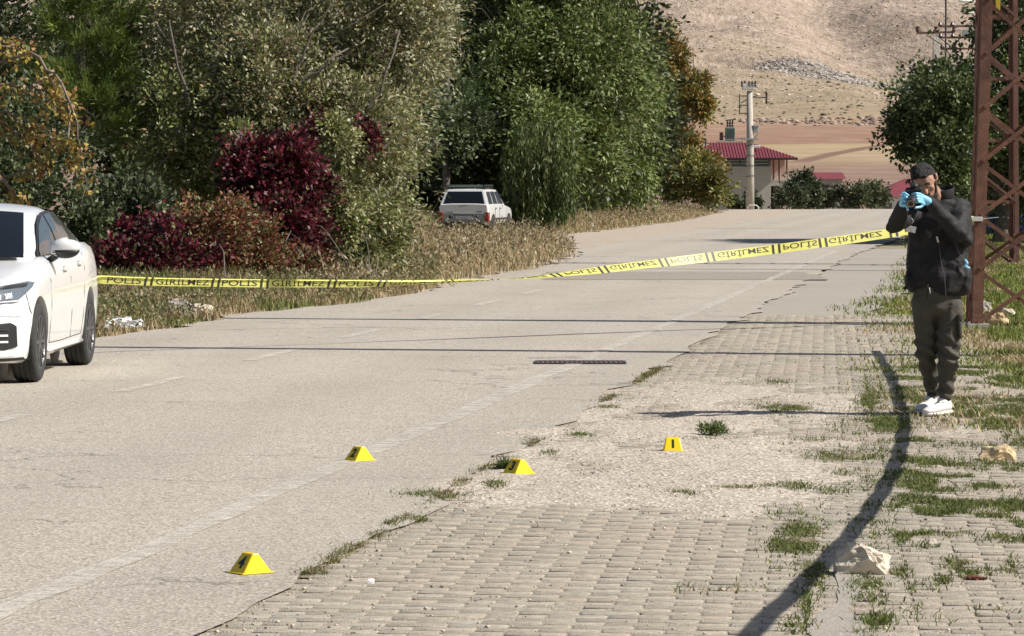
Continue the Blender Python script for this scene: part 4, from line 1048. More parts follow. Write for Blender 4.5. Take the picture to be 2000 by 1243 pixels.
    seam([(2.42, 1.0), (2.42, .8), (2.40, .5), (2.40, .30)])
    seam([(3.30, .99), (3.22, .86), (3.08, .66), (3.04, .45), (2.98, .30)])
    seam([(1.30, .295), (1.9, .288), (2.98, .30)])
    seam([(.50, .80), (.47, .70), (.50, .60), (.545, .56)])
    for s, h in ((2.18, .875), (2.98, .905)):
        bm = bmesh.new(); x = side_x(s, h); box(bm, (x + .018, s, h), (.022, .20, .028)); box(bm, (x + .004, s - .08, h), (.03, .03, .02)); box(bm, (x + .004, s + .08, h), (.03, .03, .02))
        bm_obj('door_handle', bm, M_white_paint, t, bevel=.006)
        bm = bmesh.new(); box(bm, (x - .001, s, h - .004), (.012, .13, .05)); bm_obj('handle_shade_plate', bm, M_silverp, t, bevel=.004)  # grey plate behind the handle, colour stands in for recess shade
    for sd in (1, -1):
        bm = bmesh.new(); tube(bm, [(sd * Wp(s_) * .80, s_, Tp(s_) + .028 * (1 - .93 ** 2) + .0025) for s_ in np.linspace(.30, 1.16, 14)], .0035, 5); bm_obj('bonnet_seam', bm, M_black, t)
    front_patch('lower_lip', lambda x: .222, lambda x: .195, .05, .80, M_black, .008)
    front_patch('crease_shade_strip', lambda x: .565 - (x - .5) * .05, lambda x: .560 - (x - .5) * .05, .45, .80, M_silverp, .003)  # thin grey strip, the shade line of a crease put into colour
    # sill and rocker crease
    bm = bmesh.new(); tube(bm, [(.845, s, .235) for s in np.linspace(1.28, 3.08, 8)], .02, 6); bm_obj('sill', bm, M_white_paint, t, smooth=True)
    # mirrors
    for sd in (1, -1):
        bm = bmesh.new(); bmesh.ops.create_uvsphere(bm, u_segments=20, v_segments=12, radius=1)
        for v in bm.verts:
            x, y, z = v.co; v.co = (x * .125 + .02 * z, y * .065 * (1 if y < 0 else .5), z * .070 * (1.15 if x < 0 else .9) + .012 * (1 if z > 0 else 0))
        bmesh.ops.scale(bm, vec=(sd, 1, 1), verts=bm.verts[:]); bmesh.ops.translate(bm, vec=(sd * .935, 1.66, 1.055), verts=bm.verts[:])
        mm = bm_obj('mirror', bm, M_white_paint, t, smooth=True)
        bm = bmesh.new(); bmesh.ops.create_uvsphere(bm, u_segments=20, v_segments=10, radius=1)
        for v in bm.verts:
            x, y, z = v.co; v.co = (x * .123, y * .064, min(z, -.02) * .072)
        bmesh.ops.translate(bm, vec=(sd * .935, 1.658, 1.043), verts=bm.verts[:]); bm_obj('mirror_base', bm, M_black, mm, smooth=True)
        bm = bmesh.new(); bar(bm, (sd * .80, 1.70, .955), (sd * .87, 1.67, 1.0), .05, .09, up=(0, 1, 0)); bm_obj('mirror_arm', bm, M_black, mm, bevel=.01)
    # wheels
    for sy, sx in ((.87, 1), (3.47, 1), (.87, -1), (3.47, -1)):
        w = empty('wheel', (sx * .765, sy, .318)); w.parent = t
        bm = bmesh.new()
        lathe(bm, [(-.10, .21), (-.105, .27), (-.095, .300), (-.075, .314), (-.045, .318), (-.040, .311), (-.034, .311), (-.030, .319), (-.003, .320), (0, .311), (.006, .311), (.010, .320), (.036, .319), (.040, .311), (.046, .311), (.05, .318), (.078, .313), (.096, .298), (.105, .27), (.098, .225), (.09, .21)], 56, 'X')
        bm_obj('tyre', bm, M_rubber, w, smooth=True)
        bm = bmesh.new(); lathe(bm, [(-.02, .205), (.03, .20), (.035, .06), (-.02, .05)], 40, 'X'); 
        if sx < 0: bmesh.ops.scale(bm, vec=(-1, 1, 1), verts=bm.verts[:])
        bm_obj('hub', bm, M_alloy_dark, w)
        bm = bmesh.new()
        rr = [(.07, .215), (.095, .215), (.098, .205), (.088, .198), (.05, .196)]
        ring = []
        for a, r in rr: ring.append([bm.verts.new((sx * a, r * math.cos(q * math.pi / 20), r * math.sin(q * math.pi / 20))) for q in range(40)])
        for a, b in zip(ring, ring[1:]):
            for q in range(40): bm.faces.new((a[q], a[(q + 1) % 40], b[(q + 1) % 40], b[q]))
        for q in range(10):
            an = (q // 2) * 2 * math.pi / 5 + (.17 if q % 2 else -.17) + .3; an2 = (q // 2) * 2 * math.pi / 5 + (.30 if q % 2 else -.30) + .3
            bar(bm, (sx * .082, .04 * math.cos(an), .04 * math.sin(an)), (sx * .088, .20 * math.cos(an2), .20 * math.sin(an2)), .026, .022, up=(1, 0, 0))
        lathe(bm, [(sx * .05, .05), (sx * .088, .048), (sx * .095, .02)], 16, 'X')
        bm_obj('rim', bm, M_rim, w, smooth=False)
    # wheel arch liners
    for sy in (.87, 3.47):
        bm = bmesh.new(); lathe(bm, [(.55, .36), (.84, .36)], 30, 'X', (0, sy, .335)); 
        for f in [f for f in bm.faces if len(f.verts) > 4 and f.calc_center_median().x > .7]: bm.faces.remove(f)
        for f in [f for f in bm.faces if f.calc_center_median().z < .2]: bm.faces.remove(f)
        bm_obj('wheel_well', bm, M_black, t)
    bm = bmesh.new(); box(bm, (0, 2.2, .24), (1.3, 3.6, .06)); bm_obj('underbody', bm, M_black, t)
    return t
saloon()

# ------------------------------------------------------------------ old estate car
def estate():
    g = G(906, 457); t = empty('estate_car', (g.x, g.y, 0), R(-10.5), 'old white estate car with a roof rack parked in tall dry grass', 'car')
    t.scale = (1, 1, 1)
    # local: rear at y=0, front at y=4.2, x right, z up
    bm = bmesh.new(); rings = []
    # (y, half width, belt z, bottom z)
    for y, w, zt, zb in [(0, .76, .92, .34), (.04, .80, .94, .31), (.6, .81, .92, .30), (1.4, .815, .90, .30), (2.9, .815, .88, .30), (3.2, .80, .87, .30), (3.9, .79, .80, .30), (4.15, .77, .76, .32), (4.2, .74, .70, .38)]:
        half = [(w * .9, zb), (w * .985, zb + .12), (w, (zb + zt) * .5), (w * .985, zt - .08), (w * .955, zt)]
        pts = half + [(w * .5, zt + .02), (-w * .5, zt + .02)] + [(-x, z) for x, z in half[::-1]]
        rings.append([bm.verts.new((x, y, z)) for x, z in pts])
    for a, b in zip(rings, rings[1:]):
        for k in range(len(a)): bm.faces.new((a[k], b[k], b[(k + 1) % len(a)], a[(k + 1) % len(a)]))
    bm.faces.new(rings[0]); bm.faces.new(rings[-1][::-1])
    bm_obj('body', bm, M_white_paint, t, bevel=.015)
    bm = bmesh.new(); rings = []
    for y, wb, wt, zt in [(.03, .765, .765, .93), (.22, .765, .62, 1.37), (.34, .765, .60, 1.40), (1.2, .77, .60, 1.42), (2.2, .77, .60, 1.40), (2.32, .765, .60, 1.37), (3.0, .74, .74, .90)]:
        half = [(wb, .86), (wb * .5 + wt * .5, .5 * (.9 + zt)), (wt, zt - .02), (wt - .05, zt)]
        pts = half + [(0, zt + .012)] + [(-x, z) for x, z in half[::-1]]
        rings.append([bm.verts.new((x, y, z)) for x, z in pts])
    for a, b in zip(rings, rings[1:]):
        for k in range(len(a) - 1): bm.faces.new((a[k], b[k], b[k + 1], a[k + 1]))
    bm.faces.new(rings[0]); bm.faces.new(rings[-1][::-1])
    bm_obj('roof', bm, M_white_paint, t, bevel=.01)
    # tailgate window (sloping)
    def slope(z): return .03 + (z - .93) / (1.37 - .93) * .19
    bm = bmesh.new(); q = [(-.66, .945), (.66, .945), (.545, 1.335), (-.545, 1.335)]
    vs = [bm.verts.new((x, slope(z) - .014, z)) for x, z in q]; vb = [bm.verts.new((x, slope(z) + .01, z)) for x, z in q]
    bm.faces.new(vs)
    for k in range(4): bm.faces.new((vs[k], vs[(k + 1) % 4], vb[(k + 1) % 4], vb[k]))
    bm_obj('rear_window', bm, M_glass, t)
    bm = bmesh.new(); bar(bm, (-.15, -.02, .86), (.1, -.03, .90), .012); bm_obj('wiper', bm, M_black, t)
    bm = bmesh.new(); box(bm, (0, -.012, .50), (1.30, .03, .30)); bm_obj('rear_panel', bm, M_silverp, t, bevel=.008)
    bm = bmesh.new(); box(bm, (0, -.035, .52), (.52, .02, .13)); bm_obj('number_plate', bm, M_plate, t)
    bm = bmesh.new(); box(bm, (0, -.03, .585), (.62, .03, .03)); bm_obj('plate_lamp', bm, M_black, t)
    for x in (-.42, .42):
        bm = bmesh.new(); lathe(bm, [(-.05, .035), (-.028, .055), (0, .055)], 14, 'Y', (x, 0, .535)); bm_obj('badge_lamp', bm, M_black, t)
    for sx in (-1, 1):
        bm = bmesh.new(); box(bm, (sx * .735, -.02, .53), (.13, .07, .30)); box(bm, (sx * .80, .05, .53), (.03, .12, .27)); bm_obj('tail_light', bm, M_redlens, t, bevel=.012)
    bm = bmesh.new(); box(bm, (-.48, -.005, .685), (.25, .02, .022)); bm_obj('badge', bm, M_green_steel, t)
    bm = bmesh.new(); box(bm, (.50, -.005, .70), (.16, .02, .022)); bm_obj('badge', bm, M_black, t)
    bm = bmesh.new(); box(bm, (0, -.09, .33), (1.60, .12, .12)); box(bm, (.79, .25, .33), (.05, .6, .12)); box(bm, (-.79, .25, .33), (.05, .6, .12)); bm_obj('bumper', bm, M_steel, t, bevel=.02)
    bm = bmesh.new(); box(bm, (.812, 2.0, .47), (.02, 2.6, .05)); bm_obj('side_moulding', bm, M_black, t)
    # side windows
    def sxw(z): return .765 + (z - .86) / (1.38 - .86) * (.61 - .765)
    for y0, y1, y0t, y1t in ((.30, .95, .42, .95), (1.05, 1.72, 1.05, 1.70), (1.80, 2.72, 1.80, 2.26)):
        for sx in (-1, 1):
            bm = bmesh.new(); za, zb = .94, 1.33
            vs = [bm.verts.new((sx * (sxw(z) + .012), y, z)) for y, z in ((y0, za), (y1, za), (y1t, zb), (y0t, zb))]
            bm.faces.new(vs); bm_obj('side_window', bm, M_glass_side, t)
    for y in (1.0, 1.76):
        bm = bmesh.new(); tube(bm, [(.817, y, .85), (.822, y, .6), (.81, y, .36)], .006, 5); bm_obj('door_seam', bm, M_black, t)
    for y in (1.14, 1.9):
        bm = bmesh.new(); box(bm, (.826, y, .80), (.025, .14, .03)); bm_obj('door_handle', bm, M_chrome, t)
    for sy, sx in ((.72, 1), (3.42, 1), (.72, -1), (3.42, -1)):
        w = empty('wheel', (sx * .74, sy, .29)); w.parent = t
        bm = bmesh.new(); lathe(bm, [(-.085, .19), (-.08, .27), (-.05, .29), (.05, .29), (.085, .27), (.09, .19)], 28, 'X'); bm_obj('tyre', bm, M_rubber, w, smooth=True)
        bm = bmesh.new(); lathe(bm, [(sx * .05, .19), (sx * .07, .18), (sx * .075, .05)], 20, 'X'); bm_obj('rim', bm, M_silverp, w)
        bm = bmesh.new(); lathe(bm, [(sx * .0, .34), (sx * .0785, .34)], 24, 'X'); bm_obj('wheel_arch', bm, M_black, w)
    # roof rack
    r = empty('roof_rack', (0, 0, 0)); r.parent = t
    for x in (-.56, .56):
        bm = bmesh.new(); bar(bm, (x, .45, 1.53), (x, 1.9, 1.53), .03); bar(bm, (x, .45, 1.47), (x, 1.9, 1.47), .02)
        for y in (.5, 1.2, 1.85): bar(bm, (x, y, 1.39), (x, y, 1.53), .02)
        bm_obj('rack_rail', bm, M_steel, r)
    for i in range(9):
        bm = bmesh.new(); y = .47 + i * .175; bar(bm, (-.56, y, 1.47), (.56, y, 1.47), .022)
        bm_obj('rack_slat', bm, M_steel, r)
    bm = bmesh.new(); box(bm, (-.05, .44, 1.51), (1.14, .02, .075)); bm_obj('rack_end', bm, M_green_steel, r)
    bm = bmesh.new(); bar(bm, (.87, 2.4, .96), (.98, 2.38, 1.0), .08, .03); bm_obj('mirror', bm, M_black, t)
    return t
estate()

# ------------------------------------------------------------------ evidence markers
def marker(px, py, num, rz, label, front=False):
    g = G(px, py); t = empty('evidence_marker', (g.x, g.y, .009), rz, label, 'evidence marker', 'yellow numbered evidence markers')
    # number faces look along -x/+x local ; base a (half, along x) b (half width of number face)
    a, b, h, ta, tb = .068, .056, .082, .013, .040
    bm = bmesh.new()
    base = [bm.verts.new(v) for v in ((-a, -b, .004), (a, -b, .004), (a, b, .004), (-a, b, .004))]
    top = [bm.verts.new(v) for v in ((-ta, -tb, h), (ta, -tb, h), (ta, tb, h), (-ta, tb, h))]
    bm.faces.new(top); bm.faces.new(base[::-1])
    for k in range(4): bm.faces.new((base[k], base[(k + 1) % 4], top[(k + 1) % 4], top[k]))
    bm_obj('shell', bm, M_yellow, t, bevel=.005, smooth=False)
    bm = bmesh.new(); box(bm, (0, 0, .003), (2 * a + .016, 2 * b + .012, .005)); bm_obj('foot_rim', bm, M_yellow, t, bevel=.0015)
    me0 = text_mesh(str(num), .076, .0008, .0028)
    for sgn in (-1, 1):
        # face normal
        sl = math.atan2(a - ta, h - .004)
        n = Vector((sgn * math.cos(sl), 0, math.sin(sl))); up = Vector((-sgn * math.sin(sl), 0, math.cos(sl))); xr = up.cross(n)
        c = Vector((sgn * (a + ta) / 2, 0, (h + .004) / 2)) + n * .0012
        M = Matrix((xr, up, n)).transposed().to_4x4(); M.translation = c
        me = me0.copy(); me.transform(M); me.materials.clear(); me.materials.append(M_ink)
        o = bpy.data.objects.new('number', me); link(o, t)
    return t
# the number face looks along local -x; rz turns it towards the camera
marker(1314, 884, 1, R(90), 'evidence marker with number 1, facing the camera on the gravel')
marker(702, 903, 2, R(38), 'evidence marker with number 2, on the asphalt near the edge line')
marker(1012, 929, 3, R(40), 'evidence marker with number 3, on the gravel beside a green weed')
marker(489, 1123, 4, R(37), 'evidence marker with number 4, nearest the camera at the lower left')

# ------------------------------------------------------------------ stones
def stone(name, px, py, w, hgt, dep, m, label, cat='stone', seed=0, rz=0, n=14, sub=2, facets=True):
    r = np.random.default_rng(seed + 100); g = G(px, py)
    bm = bmesh.new(); pts = []
    for i in range(n):
        v = unit(r.normal(0, 1, 3)); v = v * r.uniform(.86, 1.0); pts.append((v[0] * w / 2 * 1.05, v[1] * dep / 2, v[2] * hgt / 2 * 1.15 + hgt * .42))
    for x in (-1, 1):
        for y in (-1, 1): pts.append((x * w * .40, y * dep * .36, 0)); 
    for q in pts: bm.verts.new(q)
    res = bmesh.ops.convex_hull(bm, input=bm.verts[:])
    bmesh.ops.delete(bm, geom=[e for e in res['geom_interior'] if isinstance(e, bmesh.types.BMVert)], context='VERTS')
    bmesh.ops.subdivide_edges(bm, edges=bm.edges[:], cuts=4, use_grid_fill=True)
    for v in bm.verts:
        p = v.co * (9 / max(w, .1)); q = float(vnoise(p.x + p.z * 1.3, p.y + p.z * .7, seed)) - .5; q2 = float(vnoise(p.x * 3 + p.z * 4, p.y * 3 - p.z * 2, seed + 5)) - .5
        d = Vector((v.co.x, v.co.y, v.co.z - hgt * .4)).normalized(); v.co += d * (q * .09 + q2 * .075) * w
    o = bm_obj(name, bm, m, None, smooth=False, bevel=0); o.location = (g.x, g.y, -.004); o.rotation_euler = (0, 0, rz); tag(o, label, cat); return o
stone('rock', 1681, 1120, .255, .138, .17, M_stone, 'big pale rough rock on the paving beside the dark curved shadow', 'rock', 3, n=20)
stone('rock', 1947, 898, .25, .095, .15, M_stone_warm, 'yellowish pointed rock at the right edge on the grassy paving', 'rock', 12, n=14)
stone('stone', 724, 1139, .033, .026, .03, mat('white_stone', (.68, .66, .62), rough=.9), 'small whitish stone on the lower left paving blocks', 'stone', 5, n=12)
stone('stone', 1820, 1062, .05, .03, .04, M_stone, 'fist sized pale stone among the weeds at the lower right', 'stone', 8)
for i, (x, y, w, h, dp, m, lab) in enumerate([(352, 616, .50, .22, .4, M_stone_grey, 'flat grey boulder half sunk in the left verge'), (392, 612, .34, .15, .3, M_stone, 'pale boulder lying right of the grey one on the left verge'), (330, 618, .22, .12, .2, M_stone, 'small pale stone at the left of the rubble on the verge'),
        (372, 600, .42, .20, .35, M_stone, 'rounded rubble block behind the grey boulder'), (456, 602, .10, .06, .1, M_lightbar, 'small white lump at the edge of the left verge'), (1922, 612, .22, .20, .2, M_stone_grey, 'grey stone leaning behind the foot of the rusty tower leg'), (1948, 632, .30, .16, .3, M_stone_warm, 'sandy rubble stone right of the tower leg foot'), (1968, 618, .2, .12, .2, M_stone, 'pale rubble stone furthest right behind the tower leg'),
        (1148, 446, .5, .25, .4, M_stone_grey, 'far pale stone on the dirt beside the road bend')]):
    stone('stone', x, y, w, h, dp, m, lab, 'stone', 20 + i)
# litter
M_bag = mat('white_plastic_litter', (.75, .75, .76), rough=.4, var=.15, scale=30)
def crumple(px, py, w, h, m, label, cat, seed, name):
    r = np.random.default_rng(seed); g = G(px, py); bm = bmesh.new(); bmesh.ops.create_icosphere(bm, subdivisions=4, radius=1)
    for v in bm.verts:
        a = float(vnoise(v.co.x * 4 + 9, v.co.y * 4 + v.co.z * 3, seed)) - .5; b = float(vnoise(v.co.x * 9 + 3, v.co.y * 9 + v.co.z * 8, seed + 1)) - .5
        v.co = v.co * (1 + a * .9 + b * .5); v.co = Vector((v.co.x * w / 2, v.co.y * w * .3, max(v.co.z, -.3) * h * .6 + h * .25))
    o = bm_obj(name, bm, m); o.location = (g.x, g.y, 0); tag(o, label, cat)
crumple(235, 643, .36, .13, M_bag, 'crumpled white plastic litter on the verge behind the saloon', 'litter', 2, 'plastic_litter')
crumple(203, 646, .10, .08, M_bag, 'small white scrap left of the larger plastic litter', 'litter', 4, 'plastic_litter')
crumple(271, 640, .12, .10, M_bag, 'small yellowish white scrap right of the larger plastic litter', 'litter', 6, 'plastic_litter')
crumple(268, 622, .14, .10, mat('brown_litter', (.25, .10, .06), rough=.7), 'brown crushed box in the weeds above the plastic litter', 'litter', 8, 'brown_litter')
crumple(713, 551, .16, .14, mat('red_litter', (.60, .05, .03), rough=.6), 'bright red scrap in the dry grass behind the tape', 'litter', 9, 'red_litter')
crumple(1905, 1133, .075, .018, mat('leaf_litter', (.14, .05, .025), rough=.7), 'dead brown leaf on the weedy paving at the lower right', 'leaf', 11, 'dead_leaf')
# drain grate
g = G(1133, 711); t = empty('drain_grate', (g.x, g.y, .014), 0, 'narrow iron drain grate set in the road', 'drain grate')
bm = bmesh.new(); W_, D_ = .78, .42
for c, s in (((0, -D_ / 2, 0), (W_, .03, .012)), ((0, D_ / 2, 0), (W_, .03, .012)), ((-W_ / 2, 0, 0), (.03, D_ - .032, .012)), ((W_ / 2, 0, 0), (.03, D_ - .032, .012))): box(bm, c, s)
bm_obj('frame', bm, M_steel, t)
bm = bmesh.new(); box(bm, (0, 0, 0), (W_ - .035, D_ - .035, .003)); bm_obj('pit', bm, M_rust2, t)
bmk = None
for i in range(17):
    if bmk is None:
        bm = bmesh.new(); box(bm, (0, 0, .003), (.02, D_ - .036, .008)); o = bm_obj('bar', bm, M_steel, t); bmk = o
    else: o = bmk.copy(); link(o, t)
    o.location = (-W_ / 2 + .045 + i * (W_ - .09) / 16, 0, 0)

# ------------------------------------------------------------------ lattice towers
def tower(name, x0px, basepx, label, width, depth, hgt, leg, panel, brace, m, taper=.055, horiz=False, rear=True):
    g = G(*basepx); t = empty(name, (g.x, g.y, 0), 0, label, 'lattice tower', 'rusty lattice towers')
    def lx(sx, sy, z):
        k = taper * z / 2
        return Vector(((0 if sx < 0 else width) + (k if sx < 0 else -k), (0 if sy < 0 else depth) + (k if sy < 0 else -k), z))
    for sx in (-1, 1):
        for sy in (-1, 1):
            bm = bmesh.new(); a = lx(sx, sy, -.1); b = lx(sx, sy, hgt)
            bar(bm, a + Vector((sx * -leg * .5, 0, 0)), b + Vector((sx * -leg * .5, 0, 0)), .012, leg, up=(1, 0, 0)) if False else None
            # angle section: one flange facing the camera, one facing sideways
            bar(bm, a + Vector((0, sy * .006, 0)), b + Vector((0, sy * .006, 0)), .012, leg, up=(1, 0, 0))
            bar(bm, a + Vector((sx * (leg / 2 - .006), -sy * (leg / 2 + .001), 0)), b + Vector((sx * (leg / 2 - .006), -sy * (leg / 2 + .001), 0)), leg, .012, up=(1, 0, 0))
            bm_obj('leg', bm, m, t)
            bm = bmesh.new(); base = lx(sx, sy, 0); box(bm, (base.x, base.y, -.02), (leg * 2, leg * 2, .08)); bm_obj('footing', bm, M_conc, t)
    n = int(hgt / panel)
    faces = [((-1, -1), (1, -1), (0, -1)), ((-1, 1), (1, 1), (0, 1)), ((-1, -1), (-1, 1), (-1, 0)), ((1, -1), (1, 1), (1, 0))]
    for fi, (A, B, o) in enumerate(faces):
        for i in range(n):
            z0 = .03 + i * panel; z1 = z0 + panel * .96; ov = Vector((o[0] * (.016), o[1] * (.020), 0)); ov2 = Vector((-o[0] * .012, -o[1] * .016, 0))
            if horiz:
                if i % 2 == 0:
                    bm = bmesh.new(); bar(bm, lx(*A, z0) - ov * .7, lx(*B, z0) - ov * .7, brace * 1.5, .014, up=(o[0], o[1], 0)); bm_obj('batten', bm, m, t)
                    bm = bmesh.new(); bar(bm, lx(*A, z1) + ov, lx(*B, z0) + ov, brace, .010, up=(o[0], o[1], 0)); bm_obj('brace', bm, m, t)
            elif fi == 0:
                bm = bmesh.new(); bar(bm, lx(*A, z0) + ov, lx(*B, z1) + ov, brace, .010, up=(o[0], o[1], 0)); bm_obj('brace', bm, m, t)
                bm = bmesh.new(); bar(bm, lx(*A, z1) + ov2, lx(*B, z0) + ov2, brace * .9, .010, up=(o[0], o[1], 0)); bm_obj('brace', bm, m, t)
            elif fi != 1 or i % 2:
                bm = bmesh.new(); q = (A, B) if i % 2 else (B, A); bar(bm, lx(*q[0], z0) + ov, lx(*q[1], z1) + ov, brace * .8, .010, up=(o[0], o[1], 0)); bm_obj('brace', bm, m, t)
    return t
tower('lattice_tower', 0, (1909, 636), 'nearer rusty lattice tower with one thick leg beside the man', .86, .55, 9.0, .12, .605, .048, M_rust, taper=.06)
tower('lattice_tower', 0, (1911, 519), 'farther rusty lattice tower seen through the bracing of the nearer one', .75, .75, 9.0, .085, .60, .045, M_rust2, taper=.02, horiz=True)
# little things on the near tower
g = G(1909, 636); D = g.y
def small(name, px, py, d, s, m, label, cat):
    bm = bmesh.new(); box(bm, (0, 0, 0), s); o = bm_obj(name, bm, m, bevel=min(s) * .15); o.location = P(px, py, d); tag(o, label, cat); return o
small('junction_box', 1918, 27, 39.6, (.07, .05, .095), M_lightbar, 'small whitish plate box high on the tower leg', 'box')
t = small('warning_tag', 1949, 12, 39.6, (.05, .01, .17), mat('yellow_tag', (.6, .45, .03), rough=.6), 'yellow tag hanging near the top of the nearer tower', 'tag')

# ------------------------------------------------------------------ barrier tape
def tape():
    A = P(168, 541, 31.4); B = P(1903, 428, 38.6)
    n = 420; W = .100
    S = np.linspace(0, 1, n)
    C = []
    for s in S:
        p = A.lerp(B, s); 
        # straight line in picture needs sag: measured points
        C.append(p)
    # measured sag curve in the photograph
    mx = [168, 300, 500, 750, 1000, 1100, 1200, 1350, 1500, 1700, 1903]; my = [541, 547, 550, 551, 546, 537, 524, 507, 489, 462, 428]
    C = []
    xs = np.linspace(168, 1903, n); ysm = np.interp(xs, mx, my)
    k = np.ones(31) / 31; yp = np.pad(ysm, 15, mode='edge'); ysm = np.convolve(yp, k, 'valid')
    for x, y in zip(xs, ysm):
        f = (x - 168) / (1903 - 168); C.append(P(x, y, 31.4 + (38.6 - 31.4) * f))
    L = [0]
    for i in range(1, n): L.append(L[-1] + (C[i] - C[i - 1]).length)
    L = np.array(L); tot = L[-1]
    def frame(l):
        i = min(int(np.searchsorted(L, l)), n - 1); i = max(i, 1); f = (l - L[i - 1]) / (L[i] - L[i - 1]); c = C[i - 1].lerp(C[i], min(max(f, 0), 1))
        tan = (C[min(i + 3, n - 1)] - C[max(i - 4, 0)]).normalized(); return c, tan
    def pos(l, v, off=0.0):
        """v 0..1 across the tape (0 = lower edge at the left end)"""
        c, tan = frame(l); x = c.x and (1000 + F * c.x / c.y)
        th = np.interp(x, [168, 200, 700, 780, 880, 960, 1050, 1150, 1300, 1450, 1903], [70, 8, 14, 40, 68, 84, 100, 118, 150, 168, 180])   # rotation about the run, degrees
        wob = 5 * math.sin(l * 2.3) + 3 * math.sin(l * 5.1)
        th = R(th + wob)
        up = Vector((0, 0, 1)); up = (up - tan * up.dot(tan)).normalized(); bk = tan.cross(up)
        fold = float(np.interp(x, [168, 800, 1000, 2000], [1, 1, 0, 0]))
        w = (v - .5) * W
        # upper part folds backwards on the left stretch
        vf = .80; a = w if v < vf or fold == 0 else (vf - .5) * W; b = 0.0
        if v > vf and fold > 0:
            ex = (v - vf) * W; ang = fold * R(118); a += ex * math.cos(ang); b += ex * math.sin(ang)
        a -= fold * .08 * W
        nrm_a, nrm_b = (0, -1) if v < vf or fold == 0 else (math.sin(fold * R(118)), -math.cos(fold * R(118)))
        a += nrm_a * off; b += nrm_b * off
        return c + (up * math.cos(th) + bk * math.sin(th)) * a + (bk * math.cos(th) - up * math.sin(th)) * b
    vs = [0, .2, .4, .6, .78, .82, .9, 1.0]; m = 700
    V = np.array([[list(pos(l, v)) for v in vs] for l in np.linspace(0, tot, m)])
    i = np.arange(m * len(vs)).reshape(m, len(vs))
    t = empty('barrier_tape', tuple(A), 0, 'twisted yellow police tape strung from the saloon car to the rusty tower', 'barrier tape')
    A_ = np.array(A)
    np_mesh('strip', V.reshape(-1, 3) - A_, np.stack([i[:-1, :-1], i[:-1, 1:], i[1:, 1:], i[1:, :-1]], -1).reshape(-1, 4), M_tape, t, smooth=True)
    # words: centres measured along x in the photograph
    words = [('POLİS', 243, 66, 1), ('GİRİLMEZ', 357, 104, 1), ('POLİS', 468, 68, 1), ('GİRİLMEZ', 583, 104, 1), ('POLİS', 697, 68, 1), ('GİRİLMEZ', 812, 98, 1), ('POLİS', 918, 62, 1), ('GİRİLMEZ', 1022, 92, 1), ('POLİS', 1135, 60, 1), ('GİRİLMEZ', 1238, 90, 1),
             ('POLİS', 1342, 62, 1), ('GİRİLMEZ', 1452, 100, 1), ('POLİS', 1563, 66, 1), ('GİRİLMEZ', 1671, 104, 1), ('POLİS', 1800, 66, 1)]
    lxs = np.array([1000 + F * c.x / c.y for c in C])
    for w_, cx, wd, _ in words:
        me = text_mesh(w_, 1.0, 0.0, .003); bm = bmesh.new(); bm.from_mesh(me)
        x0 = min(v.co.x for v in bm.verts); x1 = max(v.co.x for v in bm.verts); y0 = min(v.co.y for v in bm.verts if True); y1 = max(v.co.y for v in bm.verts)
        for yy in (.30, .45, .6, .72, .80, .84):
            q = y0 + (yy - .12) / .76 * (y1 - y0)
            bmesh.ops.bisect_plane(bm, geom=bm.verts[:] + bm.edges[:] + bm.faces[:], plane_co=(0, q, 0), plane_no=(0, 1, 0))
        for q in np.linspace(x0, x1, 14)[1:-1]: bmesh.ops.bisect_plane(bm, geom=bm.verts[:] + bm.edges[:] + bm.faces[:], plane_co=(q, 0, 0), plane_no=(1, 0, 0))
        la = np.interp(cx - wd / 2, lxs, L); lb = np.interp(cx + wd / 2, lxs, L)
        src = [(v.co.x, v.co.y) for v in bm.verts]
        faces = [[v.index for v in f.verts] for f in bm.faces] if not bm.verts.index_update() else []
        allv = []; allf = []
        for off in (.0018, -.0018):
            base = len(allv)
            for x, y in src:
                l = la + (x - x0) / (x1 - x0) * (lb - la); vv = .12 + (y - y0) / (y1 - y0) * .76
                allv.append(pos(l, vv, off) - A)
            allf += [[k + base for k in f] for f in faces]
        me2 = bpy.data.meshes.new('word'); me2.from_pydata([tuple(v) for v in allv], [], allf); me2.materials.append(M_tapeink)
        link(bpy.data.objects.new('word', me2), t); bm.free()
    bars = []
    for k in range(len(words) - 1):
        a = words[k][1] + words[k][2] / 2; b = words[k + 1][1] - words[k + 1][2] / 2; mid = (a + b) / 2; bars.append(mid)
    for mid in bars:
        for dx in (-6, 6):
            la = np.interp(mid + dx - 2.3, lxs, L); lb = np.interp(mid + dx + 2.3, lxs, L)
            allv = []; allf = []
            for off in (.0018, -.0018):
                base = len(allv)
                for v in vs: allv.append(pos(la, v, off) - A); allv.append(pos(lb, v, off) - A)
                for k in range(len(vs) - 1): q = base + 2 * k; allf.append((q, q + 1, q + 3, q + 2))
            me2 = bpy.data.meshes.new('bar_mark'); me2.from_pydata([tuple(v) for v in allv], [], allf); me2.materials.append(M_tapeink)
            link(bpy.data.objects.new('bar_mark', me2), t)
    # knot on the tower leg and at the car
    bm = bmesh.new(); box(bm, (B.x - A.x, B.y - A.y + .02, B.z - A.z), (.17, .17, .05)); bar(bm, B - A + Vector((.06, -.1, 0)), B - A + Vector((.26, -.12, .02)), .02, .006); bm_obj('knot', bm, M_lightbar, t, bevel=.01)
    bm = bmesh.new(); bar(bm, (.0, 0, 0), (-.10, -.45, .10), .02, .07); bm_obj('tail', bm, M_tape, t)
tape()

